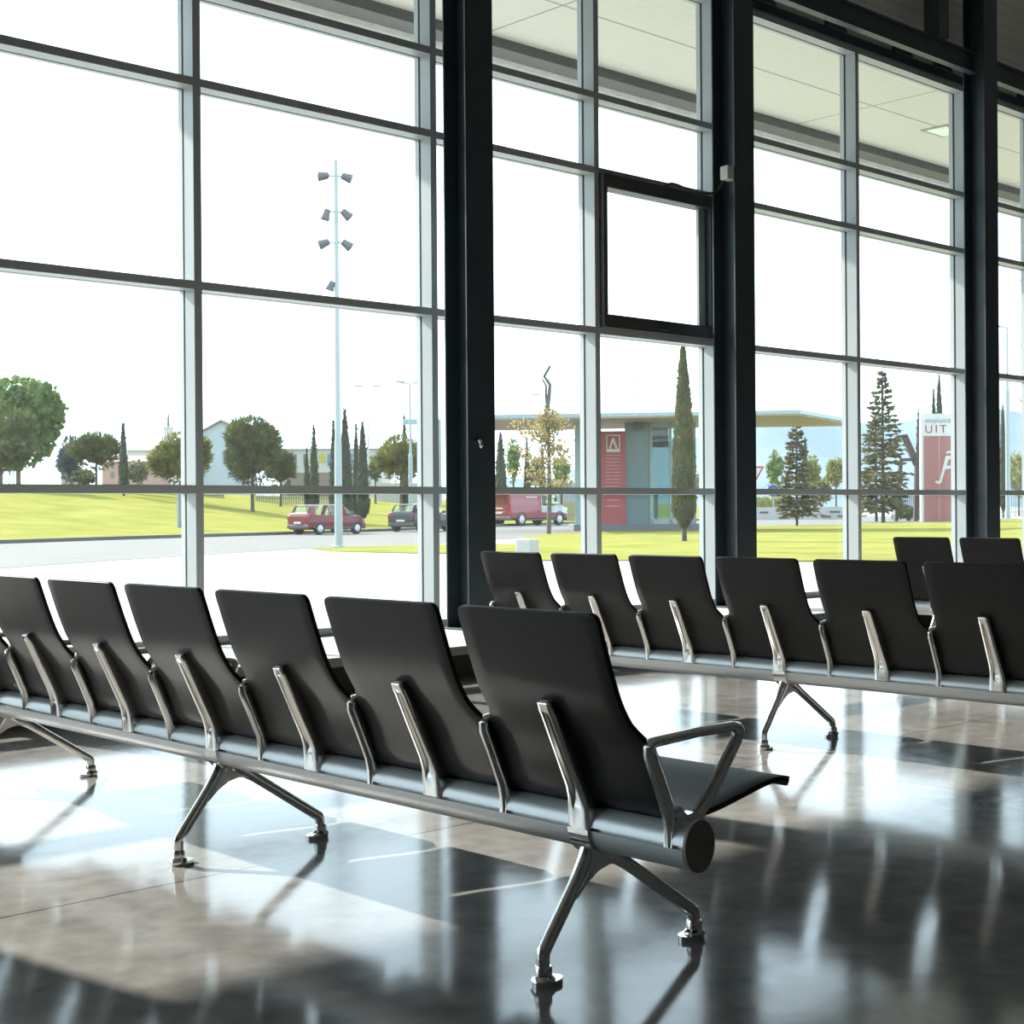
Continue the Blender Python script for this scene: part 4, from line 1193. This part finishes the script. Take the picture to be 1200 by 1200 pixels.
fg.prism(leg_, (0, -0.29, 0), (1, 0, 0), (0, 0, 1), (0, -1, 0), 0.03)
fg.prism([PZ(*p) for p in ((1107, 532), (1109, 529), (1114, 528.5), (1114, 531))], (0, -0.29, 0), (1, 0, 0), (0, 0, 1), (0, -1, 0), 0.03)
fg.prism([PZ(*p) for p in ((1113, 534.5), (1117, 534.5), (1126, 566), (1121, 566.5))], (0, -0.29, 0), (1, 0, 0), (0, 0, 1), (0, -1, 0), 0.03)
fg.build('white_figure', M_swhite, pr_)
# angular dark sculpture
d = 109; k = u(d)
sc = empty('steel_sculpture', ground(1060, 607, d)[0], label='dark angular steel sculpture behind the spruce, left of the pylon sign', cat='sculpture'); facing(sc)
def SP(px, py): return ((px-1060)*k, 0, (ground(1060, 607, 109)[1]-py)*k)
sm = MB()
M_sculp = mat('dark_rusty_steel', (0.040, 0.030, 0.028), 0.7)
sm.obox(SP(1060, 510), SP(1075, 545), 0.5, 0.40); sm.obox(SP(1049, 519), SP(1052, 512), 0.5, 0.34); sm.obox(SP(1051, 512), SP(1061, 511), 0.5, 0.22)
sm.obox(SP(1055, 539), SP(1074, 538.5), 0.5, 0.22); sm.obox(SP(1075, 543), SP(1073, 611), 0.4, 0.30); sm.obox(SP(1056, 539), SP(1050, 611), 0.4, 0.25)
sm.build('bent_beam', M_sculp, sc)

# ------------------------------------------------------------------ fences and far buildings
def bar_fence(name, a, b, h, n, M, label, rails=(0.15, 0.9)):
    a = Vector(a); b = Vector(b)
    o = empty(name, a, label=label, cat='fence'); D = b-a
    r = MB()
    for f in rails: r.obox((0, 0, h*f), tuple(D+Vector((0, 0, h*f))), 0.04, 0.06)
    r.build('rail', M, o)
    p = MB()
    for i in range(n+1):
        q = D*(i/n); p.box(q.x-0.035, q.x+0.035, q.y-0.02, q.y+0.02, q.z-0.3, q.z+h)
    p.build('bars', M, o)
    return o
M_fence = mat('grey_fence_metal', (0.13, 0.14, 0.14), 0.6)
M_fenced = mat('dark_fence_metal', (0.035, 0.045, 0.052), 0.6)
bar_fence('railing', at(120, 581, d=108), at(262, 583, d=108), 0.9, 70, M_fence, 'grey railing along the top of the bank, left stretch by the yellowish pine')
bar_fence('railing', at(300, 586, d=108), at(432, 587, d=106), 0.95, 60, M_fence, 'grey railing along the top of the bank, behind the cypresses near the mast')
bar_fence('dark_fence', ground(1045, 606, 124)[0], ground(1082, 606, 124)[0], 2.3, 22, M_fenced, 'dark barred fence between the spruce and the pylon sign')
bar_fence('dark_fence', ground(1160, 606, 141)[0], ground(1240, 606, 141)[0], 3.2, 34, M_fenced, 'dark barred fence at the right edge behind the lamp post')
bar_fence('grey_fence', ground(655, 612, 116)[0], ground(690, 612, 116)[0], 3.0, 22, M_fence, 'grey barred fence beyond the front of the van')
def house(name, px0, px1, eave, ridge, base, d, Mw, Mr, label, gable=False, depth=9, win=()):
    loc, base = ground((px0+px1)/2, base, d)
    k = u(d); o = empty(name, loc, label=label, cat='building'); facing(o)
    w = (px1-px0)*k/2; he = (base-eave)*k; hr = (base-ridge)*k
    if gable:
        MB().prism([(-w, -1.5), (w, -1.5), (w, he), (0, hr), (-w, he)], (0, 0, 0), (1, 0, 0), (0, 0, 1), (0, 1, 0), depth).build('wall', Mw, o)
        r = MB()
        for s in (-1, 1):
            r.prism([(s*(w+0.3), he-0.15), (0, hr+0.02), (0, hr+0.22), (s*(w+0.3), he+0.05)], (0, -0.3, 0), (1, 0, 0), (0, 0, 1), (0, 1, 0), depth+0.6)
        r.build('roof', Mr, o)
    else:
        MB().box(-w, w, 0, depth, -1.5, he).build('wall', Mw, o)
        MB().prism([(-0.3, he), (depth/2, hr), (depth+0.3, he)], (-w-0.3, 0, 0), (0, 1, 0), (0, 0, 1), (1, 0, 0), 2*w+0.6).build('roof', Mr, o)
    for (a, b, t_, b_, M) in win:
        MB().box((a-(px0+px1)/2)*k, (b-(px0+px1)/2)*k, -0.06, 0.1, (base-b_)*k, (base-t_)*k).build('window', M, o)
    return o
M_terra = mat('terracotta_render', (0.27, 0.165, 0.125), 0.8)
M_white = mat('bluish_white_render', (0.27, 0.31, 0.32), 0.8)
M_roof = mat('clay_roof_tiles', (0.19, 0.13, 0.105), 0.8, stretch=(6, 1, 1))
M_win = mat('house_window', (0.08, 0.10, 0.11), 0.3)
M_yel = mat('yellow_panel', (0.30, 0.27, 0.03), 0.6)
M_bluep = mat('blue_panel', (0.09, 0.14, 0.20), 0.6)
M_cream = mat('cream_render', (0.33, 0.32, 0.29), 0.8)
house('white_house', 236, 284, 507, 494, 582, 160, M_white, M_roof, 'white gabled house behind the big spiky pine', True, win=((262, 267, 530, 540, M_win),))
house('terracotta_house', 120, 176, 541, 532, 580, 150, M_terra, M_roof, 'low terracotta house behind the lone slim cypress', False, win=((130, 134, 553, 560, M_win), (156, 160, 553, 560, M_win)))
house('terracotta_house', 72, 92, 553, 549, 580, 150, M_terra, M_roof, 'small terracotta wall and roof under the bluish conifer', False, 4)
house('farm_house', 150, 205, 528, 520, 580, 190, M_cream, M_roof, 'pale house with tiled roof left of the yellowish bushy pine', False, win=((170, 174, 540, 548, M_win),))
house('modern_block', 330, 447, 526, 519, 584, 170, M_cream, M_white, 'white modern block with yellow and blue panels behind the cypresses', False, 14,
      win=((343, 348, 532, 545, M_win), (356, 359, 532, 545, M_win), (374, 382, 532, 542, M_yel), (384, 390, 532, 546, M_bluep), (410, 414, 532, 550, M_bluep), (432, 437, 534, 548, M_yel), (341, 348, 547, 551, M_yel)))
bw = MB().box(-60*u(140), 22*u(140), 0, 0.3, -1.5, 1.9).build('brown_wall', mat('brown_block_wall', (0.14, 0.115, 0.10), 0.85)); bw.location = at(396, 577, d=140); bw.rotation_euler.z = -YAW
tag(bw, 'brown garden wall below the white modern block', 'wall')
ww = MB().box(-34*u(125), 42*u(125), 0, 0.3, -1.5, 1.6).build('white_wall', mat('white_garden_wall', (0.30, 0.29, 0.27), 0.85)); ww.location = at(476, 588, d=125); ww.rotation_euler.z = -YAW
tag(ww, 'low white wall behind the lamp post and the black car', 'wall')
k = u(210)
CL, CB = ground(197, 580, 210)
ct = empty('church_tower', CL, label='small church tower with a statue, above the yellowish bushy pine', cat='tower'); facing(ct)
MB().box(-4.5*k, 4.5*k, 0, 9*k, -1, (CB-501)*k).build('tower', M_cream, ct)
MB().box(-5.2*k, 5.2*k, -0.5*k, 9.5*k, (CB-502)*k, (CB-500)*k).build('cornice', M_cream, ct)
MB().lathe([(1.3*k, 0), (1.6*k, 3*k), (1.3*k, 7*k), (1.5*k, 10*k), (0.9*k, 12*k), (0.9*k, 14*k), (0.3*k, 15*k)], 10, (0, 4*k, (CB-500)*k)).build('statue', mat('weathered_bronze', (0.10, 0.10, 0.09), 0.7), ct)
k = u(130)
SL, SB = ground(8, 578, 130)
sh_ = empty('bus_shelter', SL, label='small pale shelter at the far left below the rounded pine', cat='shelter'); facing(sh_)
MB().box(-9*k, 9*k, 0, 2.2, (SB-552)*k, (SB-549)*k).build('roof', M_fascia, sh_)
for x in (-7, 2, 7): MB().box(x*k-0.05, x*k+0.05, 0.2, 0.3, -0.5, (SB-552)*k).build('post', M_post, sh_)


# ------------------------------------------------------------------ view
S.view_settings.view_transform = 'Standard'
S.view_settings.look = 'None'
S.view_settings.gamma = 1.0
S.view_settings.exposure = 0.0
S.view_settings.use_curve_mapping = False
S.cycles.use_denoising = True
S.cycles.max_bounces = 10
S.cycles.diffuse_bounces = 5
S.cycles.glossy_bounces = 5
S.cycles.transparent_max_bounces = 16
S.cycles.caustics_reflective = True
S.cycles.caustics_refractive = False
S.cycles.sample_clamp_indirect = 6.0
